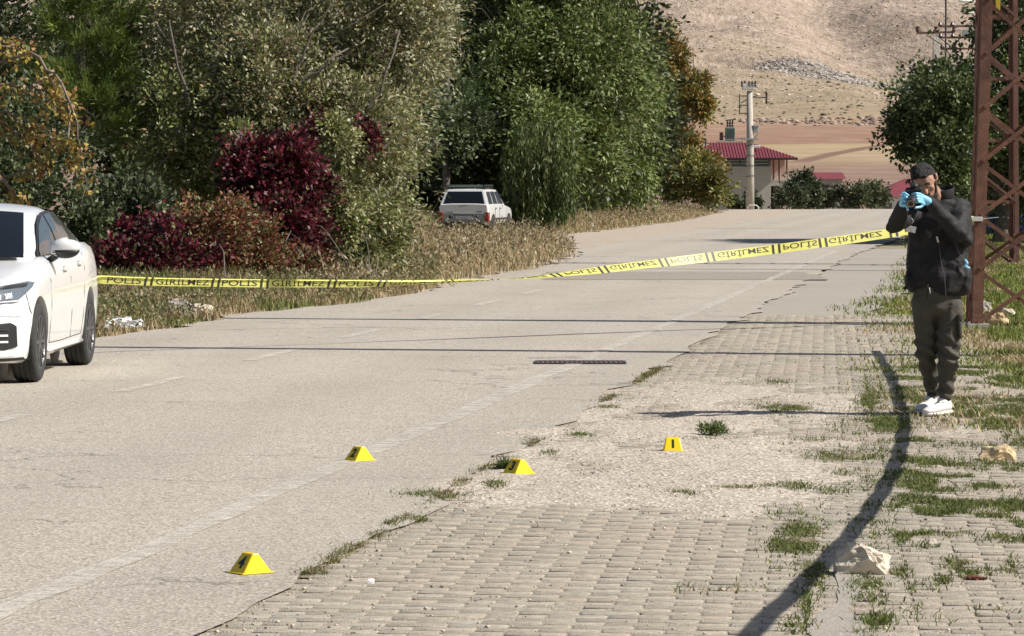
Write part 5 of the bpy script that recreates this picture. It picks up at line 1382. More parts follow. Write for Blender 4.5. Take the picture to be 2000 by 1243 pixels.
# ------------------------------------------------------------------ poles, cables, houses
def pole(px, py_base, py_top, r0, r1, label, d=None):
    g = G(px, py_base) if d is None else P(px, 0, d); d = g.y; top = P(px, py_top, d)
    t = empty('concrete_pole', (g.x, d, 0), 0, label, 'power pole')
    z0 = float(H(g.x, d)) - .2
    bm = bmesh.new(); tube(bm, [(0, 0, z0), (0, 0, top.z * .5), (-.05, 0, top.z)], [r0, (r0 + r1) / 2, r1], 16); bm_obj('shaft', bm, M_conc, t, smooth=True)
    return t, d, g.x, top.z
D0 = 208
t, d, gx_, tz = pole(1466, 405, 178, .27, .17, 'round concrete power pole with brackets and insulators at the crest', d=D0)
def L2(px, py, dy=0): 
    p = P(px, py, D0); return Vector((p.x - gx_, dy, p.z))
bm = bmesh.new(); box(bm, L2(1462, 170), (.75, .5, .35)); bm_obj('cap', bm, M_lightbar, t, bevel=.04)
for x in (1450, 1456, 1463, 1469, 1475):
    bm = bmesh.new(); p = L2(x, 170, -.2 if x % 2 else .2); lathe(bm, [(p.z, .05), (p.z + .1, .085), (p.z + .16, .05), (p.z + .24, .085), (p.z + .34, .05), (p.z + .36, .02)], 10, 'Z', (p.x, p.y, 0)); bm_obj('insulator', bm, M_insul, t)
bm = bmesh.new()
for a, b in (((1444, 188), (1459, 188)), ((1444, 206), (1459, 206)), ((1444, 222), (1459, 222)), ((1444, 184), (1444, 224)), ((1447, 202), (1458, 195))): bar(bm, L2(*a, -.2), L2(*b, -.2), .06)
bm_obj('bracket_frame', bm, M_steel, t)
bm = bmesh.new(); bar(bm, L2(1466, 190), L2(1496, 191), .06); bar(bm, L2(1466, 192), L2(1480, 186), .04); bm_obj('side_arm', bm, M_steel, t)
bm = bmesh.new(); p = L2(1497, 191); lathe(bm, [(p.z - .4, .03), (p.z - .3, .07), (p.z, .05), (p.z + .3, .08), (p.z + .45, .02)], 10, 'Z', (p.x, 0, 0)); bm_obj('insulator', bm, M_insul, t)
bm = bmesh.new(); p = L2(1476, 254); box(bm, p, (.30, .3, .38)); box(bm, p + Vector((0, 0, .24)), (.40, .4, .1)); bm_obj('lamp_box', bm, M_silverp, t, bevel=.02)
bm = bmesh.new(); box(bm, L2(1464, 272), (.95, .8, .10)); bar(bm, L2(1458, 284, -.2), L2(1480, 262, -.35), .05); bar(bm, L2(1455, 270), L2(1412, 274), .05); bm_obj('platform', bm, M_silverp, t)
for y in (290, 310, 330, 350):
    bm = bmesh.new(); p = L2(1466, y); tube(bm, [(p.x + .3 * math.cos(a), .3 * math.sin(a), p.z + .04 * a) for a in np.linspace(0, 6.28, 14)], .02, 5); bm_obj('band', bm, M_steel, t)
t = empty('transformer', tuple(P(1426, 276, 280)), 0, 'green-grey pole transformer behind the ridge of the red roof', 'transformer')
bm = bmesh.new(); box(bm, (0, 0, .45), (.62, .6, .85)); bm_obj('tank', bm, M_green_steel, t, bevel=.06)
for i in range(6):
    bm = bmesh.new(); box(bm, (-.25 + i * .1, -.32, .45), (.02, .06, .7)); bm_obj('cooling_fin', bm, M_green_steel, t)
for x in (-.16, 0, .16):
    bm = bmesh.new(); lathe(bm, [(.88, .05), (1.0, .085), (1.06, .05), (1.14, .085), (1.24, .05), (1.34, .04)], 10, 'Z', (x, 0, 0)); bm_obj('bushing', bm, M_insul, t)
bm = bmesh.new(); bar(bm, (-.3, 0, 1.30), (.35, 0, 1.36), .07); bm_obj('top_bar', bm, M_steel, t)
bm = bmesh.new(); box(bm, (-.55, 0, .3), (.22, .2, .5)); bar(bm, (-.45, 0, .3), (-.3, 0, .3), .05); bm_obj('side_box', bm, M_rust2, t)
bm = bmesh.new(); box(bm, (0, 0, -.04), (1.6, .7, .08)); 
for x in (-.7, .7): bar(bm, (x, 0, -.08), (x, 0, -5.5), .16)
bm_obj('stand', bm, M_conc, t); t.scale = (1.3, 1.3, 1.3)
# main house
def house():
    d = 262; zg = -3.2
    c = P(1465, 300, d); t = empty('house', (c.x, d, zg), 0, 'grey two-storey house with a crimson hipped roof left of the crest', 'house')
    def q(px, py, dy=0): p = P(px, py, d + dy); return Vector((p.x - c.x, dy, p.z - zg))
    x0, x1 = q(1385, 0).x, q(1507, 0).x; x2 = q(1545, 0).x; ze = q(0, 309).z
    bm = bmesh.new(); box(bm, ((x0 + x1) / 2, 3.5, q(0, 326).z / 2), (x1 - x0, 7, q(0, 326).z)); bm_obj('wall', bm, M_wall, t)
    bm = bmesh.new(); zb = q(0, 325).z; box(bm, ((x0 + x1) / 2, 3.5, (zb + ze) / 2), (x1 - x0 - .1, 6.9, ze - zb - .002)); bm_obj('upper_wall', bm, M_wall2, t)
    n = 4; wpx = (x1 - x0 - .4) / n
    for i in range(n):
        fr = bmesh.new(); xc = x0 + .2 + wpx * (i + .5); box(fr, (xc, -.0, (zb + ze) / 2), (wpx - .06, .12, ze - zb - .12)); f = bm_obj('window', fr, M_glass_side, t)
        for k in range(2):
            b2 = bmesh.new(); box(b2, (xc, -.08, zb + (ze - zb) * (k + 1) / 3), (wpx - .1, .05, .05)); bm_obj('louvre', b2, M_silverp, f)
    # balcony side
    bm = bmesh.new(); box(bm, ((x1 + x2) / 2, 3.5, q(0, 358).z), (x2 - x1, 6.5, .45)); bm_obj('balcony', bm, M_white, t)
    for px in (1512, 1523, 1538):
        bm = bmesh.new(); p = q(px, 0); bar(bm, (p.x, .2, q(0, 352).z), (p.x, .2, ze), .12); bm_obj('post', bm, M_rust2, t)
    bm = bmesh.new(); box(bm, ((x1 + x2) / 2, 5.5, (q(0, 352).z + ze) / 2), (x2 - x1, .2, ze - q(0, 352).z)); bm_obj('back_wall', bm, mat('pinkish_wall', (.42, .27, .22)), t)
    for k in range(7):
        bm = bmesh.new(); xx = x1 + (x2 - x1) * (k + .5) / 7; bar(bm, (xx, .1, q(0, 352).z), (xx, .1, q(0, 340).z), .06); bm_obj('baluster', bm, M_white, t)
    bm = bmesh.new(); box(bm, (x1 + .45, 3, q(0, 385).z), (.5, 5, 2.2)); bm_obj('door', bm, mat('brown_door', (.12, .06, .035)), t)
    bm = bmesh.new(); bar(bm, (x2 - .1, .2, 0), (x2 - .1, .2, q(0, 360).z), .18); bm_obj('column', bm, M_white, t)
    # hipped roof
    ex0, ex1 = q(1362, 0).x, q(1558, 0).x; zr = q(0, 278).z
    rx0, rx1 = q(1388, 0).x, q(1474, 0).x; y0, y1 = -.7, 8
    bm = bmesh.new(); E = [bm.verts.new(v) for v in ((ex0, y0, ze), (ex1, y0, ze), (ex1, y1, ze), (ex0, y1, ze))]; Rv = [bm.verts.new((rx0, 3.6, zr)), bm.verts.new((rx1, 3.6, zr))]
    bm.faces.new((E[0], E[1], Rv[1], Rv[0])); bm.faces.new((E[1], E[2], Rv[1])); bm.faces.new((E[2], E[3], Rv[0], Rv[1])); bm.faces.new((E[3], E[0], Rv[0])); bm.faces.new(E[::-1])
    rf = bm_obj('roof', bm, M_redroof, t)
    for k in range(34):
        f = (k + .5) / 34; xa = ex0 + (ex1 - ex0) * f; tt = min(1, (xa - ex0) / (rx0 - ex0) if xa < rx0 else (ex1 - xa) / (ex1 - rx1) if xa > rx1 else 1)
        bm = bmesh.new(); bar(bm, (xa, y0, ze + .03), (xa, y0 + (3.6 - y0) * tt, ze + (zr - ze) * tt + .03), .04, .04); bm_obj('roof_rib', bm, M_redroof, rf)
    bm = bmesh.new(); box(bm, ((ex0 + ex1) / 2, y0 - .02, ze - .08), (ex1 - ex0, .06, .14)); bm_obj('fascia', bm, M_black, rf)
    bm = bmesh.new(); p = q(1480, 289); box(bm, (p.x, 1.2, p.z + .1), (.55, .4, .2)); bm_obj('roof_vent', bm, M_white, rf, bevel=.03)
    for px in (1370, 1384):
        bm = bmesh.new(); p = q(px, 0); box(bm, (p.x, 3.6, q(0, 278).z), (.14, .14, .6)); bm_obj('chimney', bm, M_steel, rf)
M_wall2 = mat('blue_grey_band', (.12, .13, .14), rough=.7)  # dark blue-grey of the glazed band below the eaves
house()
def low_house(x0, x1, yr, ye, yb, d, lab, hip):
    c = P((x0 + x1) / 2, ye, d); zg = -4.5; t = empty('low_house', (c.x, d, zg), 0, lab, 'house')
    a = P(x0, ye, d).x - c.x; b = P(x1, ye, d).x - c.x; ze = c.z - zg; zr = P(0, yr, d).z - zg
    bm = bmesh.new(); box(bm, ((a + b) / 2, 2.5, ze / 2), (b - a - .6, 5, ze)); bm_obj('wall', bm, M_white if hip else M_wall, t)
    bm = bmesh.new(); E = [bm.verts.new(v) for v in ((a, -.4, ze), (b, -.4, ze), (b, 5.4, ze), (a, 5.4, ze))]; k = (b - a) * (.45 if hip else .02); Rv = [bm.verts.new((a + k, 2.5, zr)), bm.verts.new((b - k * (.2 if hip else 1), 2.5, zr))]
    bm.faces.new((E[0], E[1], Rv[1], Rv[0])); bm.faces.new((E[1], E[2], Rv[1])); bm.faces.new((E[2], E[3], Rv[0], Rv[1])); bm.faces.new((E[3], E[0], Rv[0])); bm.faces.new(E[::-1]); bm_obj('roof', bm, M_redroof, t)
    for k in range(3):
        bm = bmesh.new(); box(bm, (a + (b - a) * (k + .7) / 3.6, -.03, ze - .9), (.7, .06, .7)); bm_obj('window', bm, M_glass_side, t)
low_house(1578, 1652, 337, 350, 400, 330, 'low far house with a thin flat red roof behind the crest bushes', False)
low_house(1706, 1850, 350, 384, 402, 290, 'white walled far house with a dull red roof behind the camera man', True)
# white hoop and small gate by the pole
g = G(1456, 408.5); bm = bmesh.new(); tube(bm, [(-.35, 0, -.1), (-.33, 0, .16), (-.2, 0, .27), (.2, 0, .27), (.33, 0, .16), (.35, 0, -.1)], .04, 8); o = bm_obj('white_hoop', bm, M_white, smooth=True); o.location = (g.x, 206, 0); tag(o, 'low white hoop at the foot of the concrete pole', 'hoop')
# far pylon with crossarms
D1 = 150; c = P(1828, 300, D1); t = empty('crossarm_pylon', (c.x, D1, 0), 0, 'grey steel pylon with crossarm standing above the walnut tree', 'power pole')
def q1(px, py, dy=0): p = P(px, py, D1 + dy); return Vector((p.x - c.x, dy, p.z))
for px in (1823, 1832):
    bm = bmesh.new(); bar(bm, (q1(px, 0).x, 0, -.1), q1(px, 66), .06); bm_obj('leg', bm, M_lightbar, t)
for k in range(14):
    bm = bmesh.new(); y = 70 + k * 22; bar(bm, q1(1823 if k % 2 else 1832, y, -.04), q1(1832 if k % 2 else 1823, y + 22, -.04), .04); bm_obj('brace', bm, M_lightbar, t)
bm = bmesh.new(); bar(bm, q1(1790, 65), q1(1864, 63), .09); bm_obj('crossarm', bm, M_rust2, t)
for px in (1792, 1828, 1863):
    bm = bmesh.new(); p = q1(px, 64); lathe(bm, [(p.z + .02, .05), (p.z + .10, .10), (p.z + .16, .06), (p.z + .24, .10), (p.z + .27, .03)], 10, 'Z', (p.x, 0, 0)); bm_obj('insulator', bm, M_insul, t)
D2 = 120; c2 = P(1925, 300, D2); t = empty('multi_arm_pole', (c2.x, D2, 0), 0, 'power pole behind the tower with three rusty arms reaching left', 'power pole')
def q2(px, py, dy=0): p = P(px, py, D2 + dy); return Vector((p.x - c2.x, dy, p.z))
bm = bmesh.new(); tube(bm, [(0, 0, -.1), q2(1925, -60)], [.2, .14], 12); bm_obj('shaft', bm, M_conc, t, smooth=True)
for xl, y in ((1834, 52), (1835, 74), (1838, 96)):
    bm = bmesh.new(); bar(bm, q2(xl, y, -.2), q2(1930, y - 1, -.2), .07); bm_obj('crossarm', bm, M_rust2, t)
    for px in (xl + 2, xl + 26):
        bm = bmesh.new(); p = q2(px, y, -.2); lathe(bm, [(p.z - .02, .04), (p.z + .06, .08), (p.z + .14, .04), (p.z + .17, .03)], 8, 'Z', (p.x, p.y, 0)); bm_obj('insulator', bm, M_insul, t)
bm = bmesh.new(); box(bm, q2(1893, 65, -.3), (.5, .1, .22)); bm_obj('sign_plate', bm, M_silverp, t)
c3 = P(1846, 300, 135); bm = bmesh.new(); tube(bm, [(0, 0, -.1), (0, 0, P(1846, -40, 135).z)], .035, 6); o = bm_obj('thin_mast', bm, M_steel); o.location = (c3.x, 135, 0); tag(o, 'thin dark mast rising behind the crossarms', 'mast')
for (x0, x1, y, lab) in ((1872, 1908, 4, 'upper white street lamp head beside the tower top'), (1882, 1908, 26, 'lower white street lamp head beside the tower top')):
    a = P(x0, y, 118); b = P(x1, y, 118); o = empty('street_lamp', tuple(b), 0, lab, 'street lamp')
    bm = bmesh.new(); bmesh.ops.create_uvsphere(bm, u_segments=16, v_segments=8, radius=1); L_ = (b.x - a.x)
    for v in bm.verts: v.co = Vector((v.co.x * L_ / 2 - L_ / 2, v.co.y * .12, v.co.z * .07 * (1 if v.co.z > 0 else .5)))
    bm_obj('lamp_head', bm, M_white, o, smooth=True)
    bm = bmesh.new(); bar(bm, (0, 0, 0), (.7, .3, -.1), .05); bm_obj('arm', bm, M_lightbar, o)
# far small pole on the hill side
c4 = P(1791, 190, 700); bm = bmesh.new(); tube(bm, [(0, 0, 0), (0, 0, 6)], .12, 6); bar(bm, (-1, 0, 5.6), (1, 0, 5.6), .15); o = bm_obj('distant_pole', bm, M_steel); o.location = (c4.x, 700, float(P(0, 192, 700).z) - 5); tag(o, 'tiny distant power pole against the fields left of the walnut tree', 'power pole')
bm = bmesh.new(); tube(bm, [(0, 0, -14), (0, 0, 0)], .12, 6); m_ = bm_obj('lower_shaft', bm, M_steel, o)
# blue shed behind the tower
a = P(1915, 388, 106); t = empty('blue_container', (a.x + 1.0, 106, 0), 0, 'dark blue metal container in deep shade behind the tower', 'container')
bm = bmesh.new(); box(bm, (.6, 1.2, 1.0), (2.9, 2.4, 1.7)); bm_obj('body', bm, M_blue, t)
for k in range(12):
    bm = bmesh.new(); box(bm, (-.75 + k * .25, -.03, 1.0), (.09, .05, 1.55)); bm_obj('rib', bm, M_blue, t)
bm = bmesh.new(); box(bm, (.6, 1.2, 1.9), (3.0, 2.5, .08)); box(bm, (.6, 1.2, .1), (2.7, 2.2, .14)); bm_obj('frame', bm, M_steel, t)
# roadside pole outside the frame with its sagging cable: they throw the long shadows
t = empty('roadside_pole', (6.15, 31.5, 0), 0, 'concrete pole just off the right side whose thin shadow crosses the road', 'power pole')
bm = bmesh.new(); tube(bm, [(0, 0, -.1), (0, 0, 11.5)], [.19, .11], 12); bm_obj('shaft', bm, M_conc, t, smooth=True)
t2 = empty('cable_pole', (4.2, -1.5, 0), 0, 'concrete pole beside the camera carrying the bundled cable', 'power pole')
bm = bmesh.new(); tube(bm, [(0, 0, -.1), (0, 0, 9.4)], [.2, .13], 12); bm_obj('shaft', bm, M_conc, t2, smooth=True)
# heights follow from where the curved shadow lies on the ground
sh = [G(*q) for q in ((1415, 1290), (1470, 1240), (1552, 1148), (1646, 1070), (1688, 1010), (1742, 934), (1769, 838), (1742, 738), (1712, 690))]
te = math.tan(SUN_EL); cz, sz_ = math.sin(SUN_AZ), -math.cos(SUN_AZ); cab = []
for q in sh:
    xc = 2.75 + (q.y - 12) * .118; Lh = (xc - q.x) / cz; cab.append((xc, q.y - Lh * sz_, Lh * te))
cab.append((5.95, 32.5, 2.2)); cab = [(4.0, -1.4, 5.4), (2.9, 5, 3.3)] + cab
cab = np.array(cab); cy = np.linspace(-1.4, 32.4, 90); o_ = np.argsort(cab[:, 1]); cab = cab[o_]
px_ = np.interp(cy, cab[:, 1], cab[:, 0]); pz_ = np.interp(cy, cab[:, 1], cab[:, 2])
kk = np.ones(9) / 9; px_ = np.convolve(np.pad(px_, 4, mode='edge'), kk, 'valid'); pz_ = np.convolve(np.pad(pz_, 4, mode='edge'), kk, 'valid')
bm = bmesh.new(); pts = list(zip(px_, cy, pz_))
for k in range(3):
    tube(bm, [(p[0] + 0.017 * math.cos(i * .7 + k * 2.1), p[1], p[2] + 0.017 * math.sin(i * .7 + k * 2.1)) for i, p in enumerate(pts)], .020, 6)
o = bm_obj('bundled_cable', bm, M_black, smooth=True); tag(o, 'thick twisted cable sagging along the right side and casting the curved shadow', 'cable')
def wire(Y, xa, xb, z, r, lab, sag=.5):
    bm = bmesh.new(); tube(bm, [(xa + (xb - xa) * i / 16, Y + .15 * i / 16, z - sag * math.sin(math.pi * i / 16)) for i in range(17)], r, 5); o = bm_obj('overhead_wire', bm, M_black); tag(o, lab, 'wire')
for (Y, xa, xb, z, r, lab) in [(60, -15, 14, 9.5, .03, 'overhead wire crossing above the asphalt patch'), (63.5, -15, 14, 9.3, .02, 'second overhead wire beyond the asphalt patch'), (92, -16, 18, 11, .05, 'overhead wire crossing above the estate car')]:
    wire(Y, xa, xb, z, r, lab)
for (x, y, lab) in ((-15, 61.7, 'wire pole hidden among the left trees'), (14, 61.7, 'wire pole off the right side beyond the towers'), (-16, 92, 'wire pole deep among the left trees'), (18, 92, 'wire pole behind the walnut tree')):
    bm = bmesh.new(); tube(bm, [(0, 0, -.1), (0, 0, 11.2)], [.18, .12], 10); o = bm_obj('wire_pole', bm, M_conc, smooth=True); o.location = (x, y, 0); tag(o, lab, 'power pole')

# scrub dotted over the hill, and the rubble wall at the field edge
r = np.random.default_rng(77)
def mounds(name, X, Y, s, cols, m, label, cat, flat=.6):
    n = len(X); Z = H(X, Y); oct_ = []
    bm = bmesh.new(); bmesh.ops.create_icosphere(bm, subdivisions=1, radius=1); bv = np.array([v.co[:] for v in bm.verts]); bf = np.array([[v.index for v in f.verts] for f in bm.faces]); bm.free()
    V = bv[None] * r.uniform(.65, 1.25, (n, len(bv), 1)) * s[:, None, None] * np.array([1, 1, flat]) + np.stack([X, Y, Z], -1)[:, None]
    o = np_mesh(name, V.reshape(-1, 3), (bf[None] + (np.arange(n) * len(bv))[:, None, None]).reshape(-1, 3), m, cols=np.repeat(cols, len(bv), 0)); tag(o, label, cat, kind='stuff')
M_scrub = mat('scrub', (.1, .1, .1), rough=1, attr=True, var=.2, scale=2)
n = 6500; Y = 1300 + 2100 * r.random(n); X = (r.random(n) * .13 + .02) * Y; k = fbm(X / 60, Y / 90, 5, 4) > .5; X, Y = X[k], Y[k]
mounds('hill_scrub', X, Y, r.gamma(2, .26, len(X)).clip(.2, 1.8), np.array([(.17, .14, .09)]) * r.uniform(.6, 1.3, (len(X), 1)), M_scrub, 'low dark scrub dotted over the dry hillside', 'scrub')
n = 3500; Y = 1450 + 1900 * r.random(n); X = (r.random(n) * .13 + .02) * Y; k = fbm(X / 50, Y / 80, 15, 4) > .52; X, Y = X[k], Y[k]
mounds('hill_rocks', X, Y, r.gamma(2, .28, len(X)).clip(.2, 1.6), np.array([(.56, .46, .38)]) * r.uniform(.7, 1.2, (len(X), 1)), M_scrub, 'pale limestone lumps scattered over the hillside', 'rocks', .5)
n = 900; X = r.uniform(85, 172, n) ; Y = 1275 + r.normal(0, 14, n)
mounds('rubble_wall', X, Y, r.gamma(3, .24, n).clip(.2, 1.7), np.array([(.30, .22, .17)]) * r.uniform(.4, 1.3, (n, 1)), M_scrub, 'band of brown rubble along the upper edge of the ploughed field', 'rubble')
n = 3200; a = r.uniform(0, 6.28, n); q = np.sqrt(r.random(n)); X = 186 + 44 * q * np.cos(a); Y = 2020 + 80 * q * np.sin(a)
mounds('rock_outcrop', X, Y, r.gamma(3, .24, n).clip(.25, 1.6), np.array([(.27, .24, .21)]) * r.uniform(.5, 1.7, (n, 1)), M_scrub, 'grey rock outcrop low on the hillside above the fields', 'rocks')
# ------------------------------------------------------------------ the man with the camera
M_skin = mat('skin', (.36, .20, .135), rough=.55, var=.08, scale=20)
M_jacket = mat('black_softshell', (.0125, .0115, .0125), rough=.72, var=.15, scale=12, bump=.15, bscale=60, spec=.35)
M_trouser = mat('olive_trousers', (.060, .054, .041), rough=.85, var=.15, scale=8, bump=.2, bscale=50)
M_hair = mat('black_hair', (.010, .008, .007), rough=.75, var=.3, scale=40, bump=.8, bscale=120)
M_beard = mat('stubble', (.07, .045, .033), rough=.8, var=.3, scale=60, bump=.5, bscale=200)
M_glove = mat('blue_glove', (.22, .55, .78), rough=.4, var=.05, bump=.1)
M_shoe = mat('white_trainer', (.72, .70, .67), rough=.6, var=.08)
M_sole = mat('trainer_sole', (.62, .59, .54), rough=.7, var=.1)
M_lace = mat('dark_lace', (.03, .03, .035), rough=.8)
FD = G(1826, 811).y                      # distance of the feet
FX = G(1826, 811).x
def Q(px, py, ly=0.0):
    """local point of the figure from the photograph (ly negative = towards the camera)"""
    p = P(px, py, FD + ly); return Vector((p.x - FX, ly, p.z))
def blob(parts, voxel, name, m, parent, smooth_it=2, disp=None, boost=1.0):
    """parts: (p0, r0, p1, r1) chains; r scalar or 3-tuple; fused into one closed skin"""
    bm = bmesh.new()
    for p0, r0, p1, r1 in parts:
        p0 = Vector(p0); p1 = Vector(p1)
        r0 = Vector(r0 if isinstance(r0, (tuple, list)) else (r0,) * 3); r1 = Vector(r1 if isinstance(r1, (tuple, list)) else (r1,) * 3)
        L = (p1 - p0).length; n = max(2, int(L / (min(min(r0), min(r1)) * .35)) + 1)
        if L < 1e-5: n = 1
        for i in range(n):
            f = i / max(1, n - 1); c = p0.lerp(p1, f); r = r0.lerp(r1, f)
            g = bmesh.ops.create_icosphere(bm, subdivisions=2, radius=1)
            bmesh.ops.transform(bm, matrix=Matrix.Translation(c) @ Matrix.Diagonal((r.x, r.y, r.z, 1)), verts=g['verts'])
    o = bm_obj(name, bm, m, parent)
    md = o.modifiers.new('r', 'REMESH'); md.mode = 'VOXEL'; md.voxel_size = voxel
    s = o.modifiers.new('s', 'SMOOTH'); s.iterations = smooth_it; s.factor = .5
    bake(o)
    o.data.materials.clear(); o.data.materials.append(m)
    if disp is not None:
        me = o.data; n = len(me.vertices); co = np.empty(n * 3, np.float32); me.vertices.foreach_get('co', co); co = co.reshape(-1, 3).astype(float)
        nn = np.empty(n * 3, np.float32); me.vertices.foreach_get('normal', nn); nn = nn.reshape(-1, 3)
        co += nn * disp(co)[:, None]; me.vertices.foreach_set('co', co.astype(np.float32).ravel()); me.update()
    for p in o.data.polygons: p.use_smooth = True
    return o
man = empty('person', (FX, FD, 0), 0, 'man in black jacket, olive trousers and blue gloves photographing with a camera', 'person')
# joints
hipL, hipR = Q(1803, 590), Q(1855, 592)
kneeL, kneeR = Q(1808, 684, .04), Q(1852, 690, -.04)
ankL, ankR = Q(1819, 762, .22), Q(1845, 778, .02)
shL, shR = Q(1787, 411, .0), Q(1873, 409, .02)
elL, elR = Q(1750, 437, -.20), Q(1871, 456, -.20)
wrL, wrR = Q(1764, 402, -.36), Q(1817, 396, -.37)
hc = Q(1807, 355, -.15)
RH = Matrix.Rotation(R(-20), 3, 'Z') @ Matrix.Rotation(R(-17), 3, 'Y') @ Matrix.Rotation(R(33), 3, 'X')
def hd(x, y, z): return hc + RH @ Vector((x, y, z))
# continuous body
def hdisp(co): return 0 * co[:, 0]
HEAD = [(hd(0, .012, .035), (.079, .092, .088), hd(0, -.005, .02), (.077, .09, .085)),
        (hd(0, -.03, -.04), (.062, .066, .07), hd(0, -.04, -.075), (.050, .052, .050)),
        (hd(0, -.065, -.095), (.028, .024, .022), hd(0, -.06, -.09), (.03, .026, .022)),
        (hd(0, -.092, .012), (.013, .012, .014), hd(0, -.112, -.028), (.017, .014, .013)),
        (hd(-.035, -.082, .022), (.026, .012, .010), hd(.035, -.082, .022), (.026, .012, .010)),
        (hd(-.040, -.065, -.022), (.022, .02, .02), hd(-.038, -.06, -.03), (.022, .02, .02)), (hd(.040, -.065, -.022), (.022, .02, .02), hd(.038, -.06, -.03), (.022, .02, .02)),
        (hd(-.018, -.092, -.062), (.012, .010, .006), hd(.018, -.092, -.062), (.012, .010, .006)),
        (hd(-.080, .008, -.005), (.010, .016, .026), hd(-.082, .016, .012), (.008, .014, .018)), (hd(.080, .008, -.005), (.012, .017, .027), hd(.083, .016, .012), (.009, .015, .019))]
body_parts = HEAD + [(hd(0, .03, -.06), .056, Q(1836, 396, 0), .056), (Q(1836, 402, 0), (.12, .09, .06), Q(1832, 480, .02), (.16, .11, .1)), (Q(1832, 480, .02), (.15, .10, .1), Q(1830, 580, 0), (.15, .11, .1)),
    (shL, .05, elL, .04), (elL, .04, wrL, .028), (shR, .05, elR, .04), (elR, .04, wrR, .028),
    (hipL, .075, kneeL, .05), (kneeL, .05, ankL, .035), (hipR, .075, kneeR, .05), (kneeR, .05, ankR, .035)]
body = blob(body_parts, .0065, 'body', M_skin, man, smooth_it=2)
# hair, beard, brows
rh = np.random.default_rng(3)
HP = [(hd(0, .02, .055), (.084, .094, .080), hd(0, .03, .03), (.084, .090, .085)), (hd(0, -.035, .088), (.062, .055, .034), hd(.0, .01, .10), (.068, .06, .036))]
for i in range(10):
    a = rh.uniform(-.06, .06); b = rh.uniform(-.085, .06); HP.append((hd(a, b, .105 - abs(a) * .3 - abs(b) * .15), .016, hd(a + rh.normal(0, .012), b - .02, .118 - abs(a) * .4 - abs(b) * .2), .009))
HP += [(hd(s * .078, -.008, .03), (.008, .016, .028), hd(s * .078, .0, .0), (.006, .010, .018)) for s in (-1, 1)]
HP += [(hd(0, .06, .0), (.062, .045, .05), hd(0, .055, -.03), (.055, .04, .03))]
blob(HP, .006, 'hair', M_hair, man, smooth_it=1, disp=lambda c: .004 * (vnoise(c[:, 0] * 160 + c[:, 2] * 60, c[:, 1] * 120, 3) - .5) * 2)
blob([(hd(s * .066, -.03, -.03), (.010, .020, .03), hd(s * .052, -.045, -.075), (.012, .022, .025)) for s in (-1, 1)] + [(hd(-.045, -.06, -.09), (.02, .02, .022), hd(0, -.082, -.10), (.026, .018, .022)), (hd(.045, -.06, -.09), (.02, .02, .022), hd(0, -.082, -.10), (.026, .018, .022)),
      (hd(-.025, -.098, -.048), (.010, .006, .005), hd(.025, -.098, -.048), (.010, .006, .005))], .0055, 'beard', M_beard, man, smooth_it=1)
bm = bmesh.new()
for s in (-1, 1): tube(bm, [hd(s * .014, -.096, .030), hd(s * .034, -.096, .036), hd(s * .054, -.084, .028)], [.005, .006, .003], 6)
bm_obj('eyebrows', bm, M_hair, man, smooth=True)
bm = bmesh.new()
for s in (-1, 1):
    g = bmesh.ops.create_uvsphere(bm, u_segments=12, v_segments=8, radius=.0125); bmesh.ops.translate(bm, vec=hd(s * .032, -.078, .006), verts=g['verts'])
bm_obj('eyes', bm, mat('eye_white', (.5, .48, .45), rough=.2, var=0), man, smooth=True)
bm = bmesh.new()
for s in (-1, 1): tube(bm, [hd(s * .014, -.089, .008), hd(s * .032, -.093, .012), hd(s * .05, -.084, .006)], [.003, .005, .002], 6)
bm_obj('eyelids', bm, M_skin, man, smooth=True)
# jacket
def wr(c, amp=.007, f=1.0):
    a = vnoise(c[:, 0] * 14 * f + c[:, 2] * 9 * f, c[:, 2] * 17 * f - c[:, 0] * 5 + c[:, 1] * 8, 5) - .5
    b = vnoise(c[:, 0] * 34 * f - c[:, 2] * 30 * f, c[:, 2] * 26 * f + c[:, 1] * 20, 8) - .5
    return amp * (a * 2 + b * .9)
JP = [(Q(1831, 402, .0), (.155, .10, .055), Q(1830, 430, .0), (.20, .130, .08)), (Q(1830, 430, .0), (.205, .135, .08), Q(1831, 500, .0), (.225, .145, .1)), (Q(1831, 500, .0), (.225, .148, .1), Q(1829, 548, .0), (.222, .15, .075)),
      (Q(1852, 540, .0), (.165, .148, .08), Q(1846, 567, .0), (.155, .146, .055)), (Q(1775, 550, -.03), (.035, .08, .06), Q(1779, 560, -.02), (.03, .09, .05)), (Q(1885, 540, .0), (.05, .12, .1), Q(1880, 556, 0), (.06, .12, .09)),
      (shL, (.082, .085, .078), elL, (.066, .068, .066)), (elL, (.066, .07, .068), wrL, (.042, .044, .042)), (Q(1745, 441, -.19), (.055, .06, .06), Q(1756, 425, -.22), (.06, .06, .06)),
      (Q(1862, 400, .01), (.09, .09, .065), shR, (.095, .095, .082)), (shR, (.090, .09, .085), elR, (.072, .072, .07)), (elR, (.072, .074, .07), wrR, (.043, .044, .042)), (Q(1884, 430, 0), (.055, .09, .06), Q(1885, 470, -.10), (.055, .075, .06)),
      (Q(1790, 402, .0), (.08, .09, .055), shL, (.08, .09, .075)), (Q(1838, 378, .02), (.070, .068, .03), Q(1840, 398, .01), (.095, .09, .045)), (Q(1842, 392, .0), (.09, .085, .04), Q(1868, 402, 0), (.08, .085, .05)), (Q(1826, 400, -.05), (.07, .05, .03), Q(1826, 410, -.06), (.09, .05, .03))]
jk = blob(JP, .0105, 'jacket', M_jacket, man, smooth_it=2, disp=lambda c: wr(c, .0085))
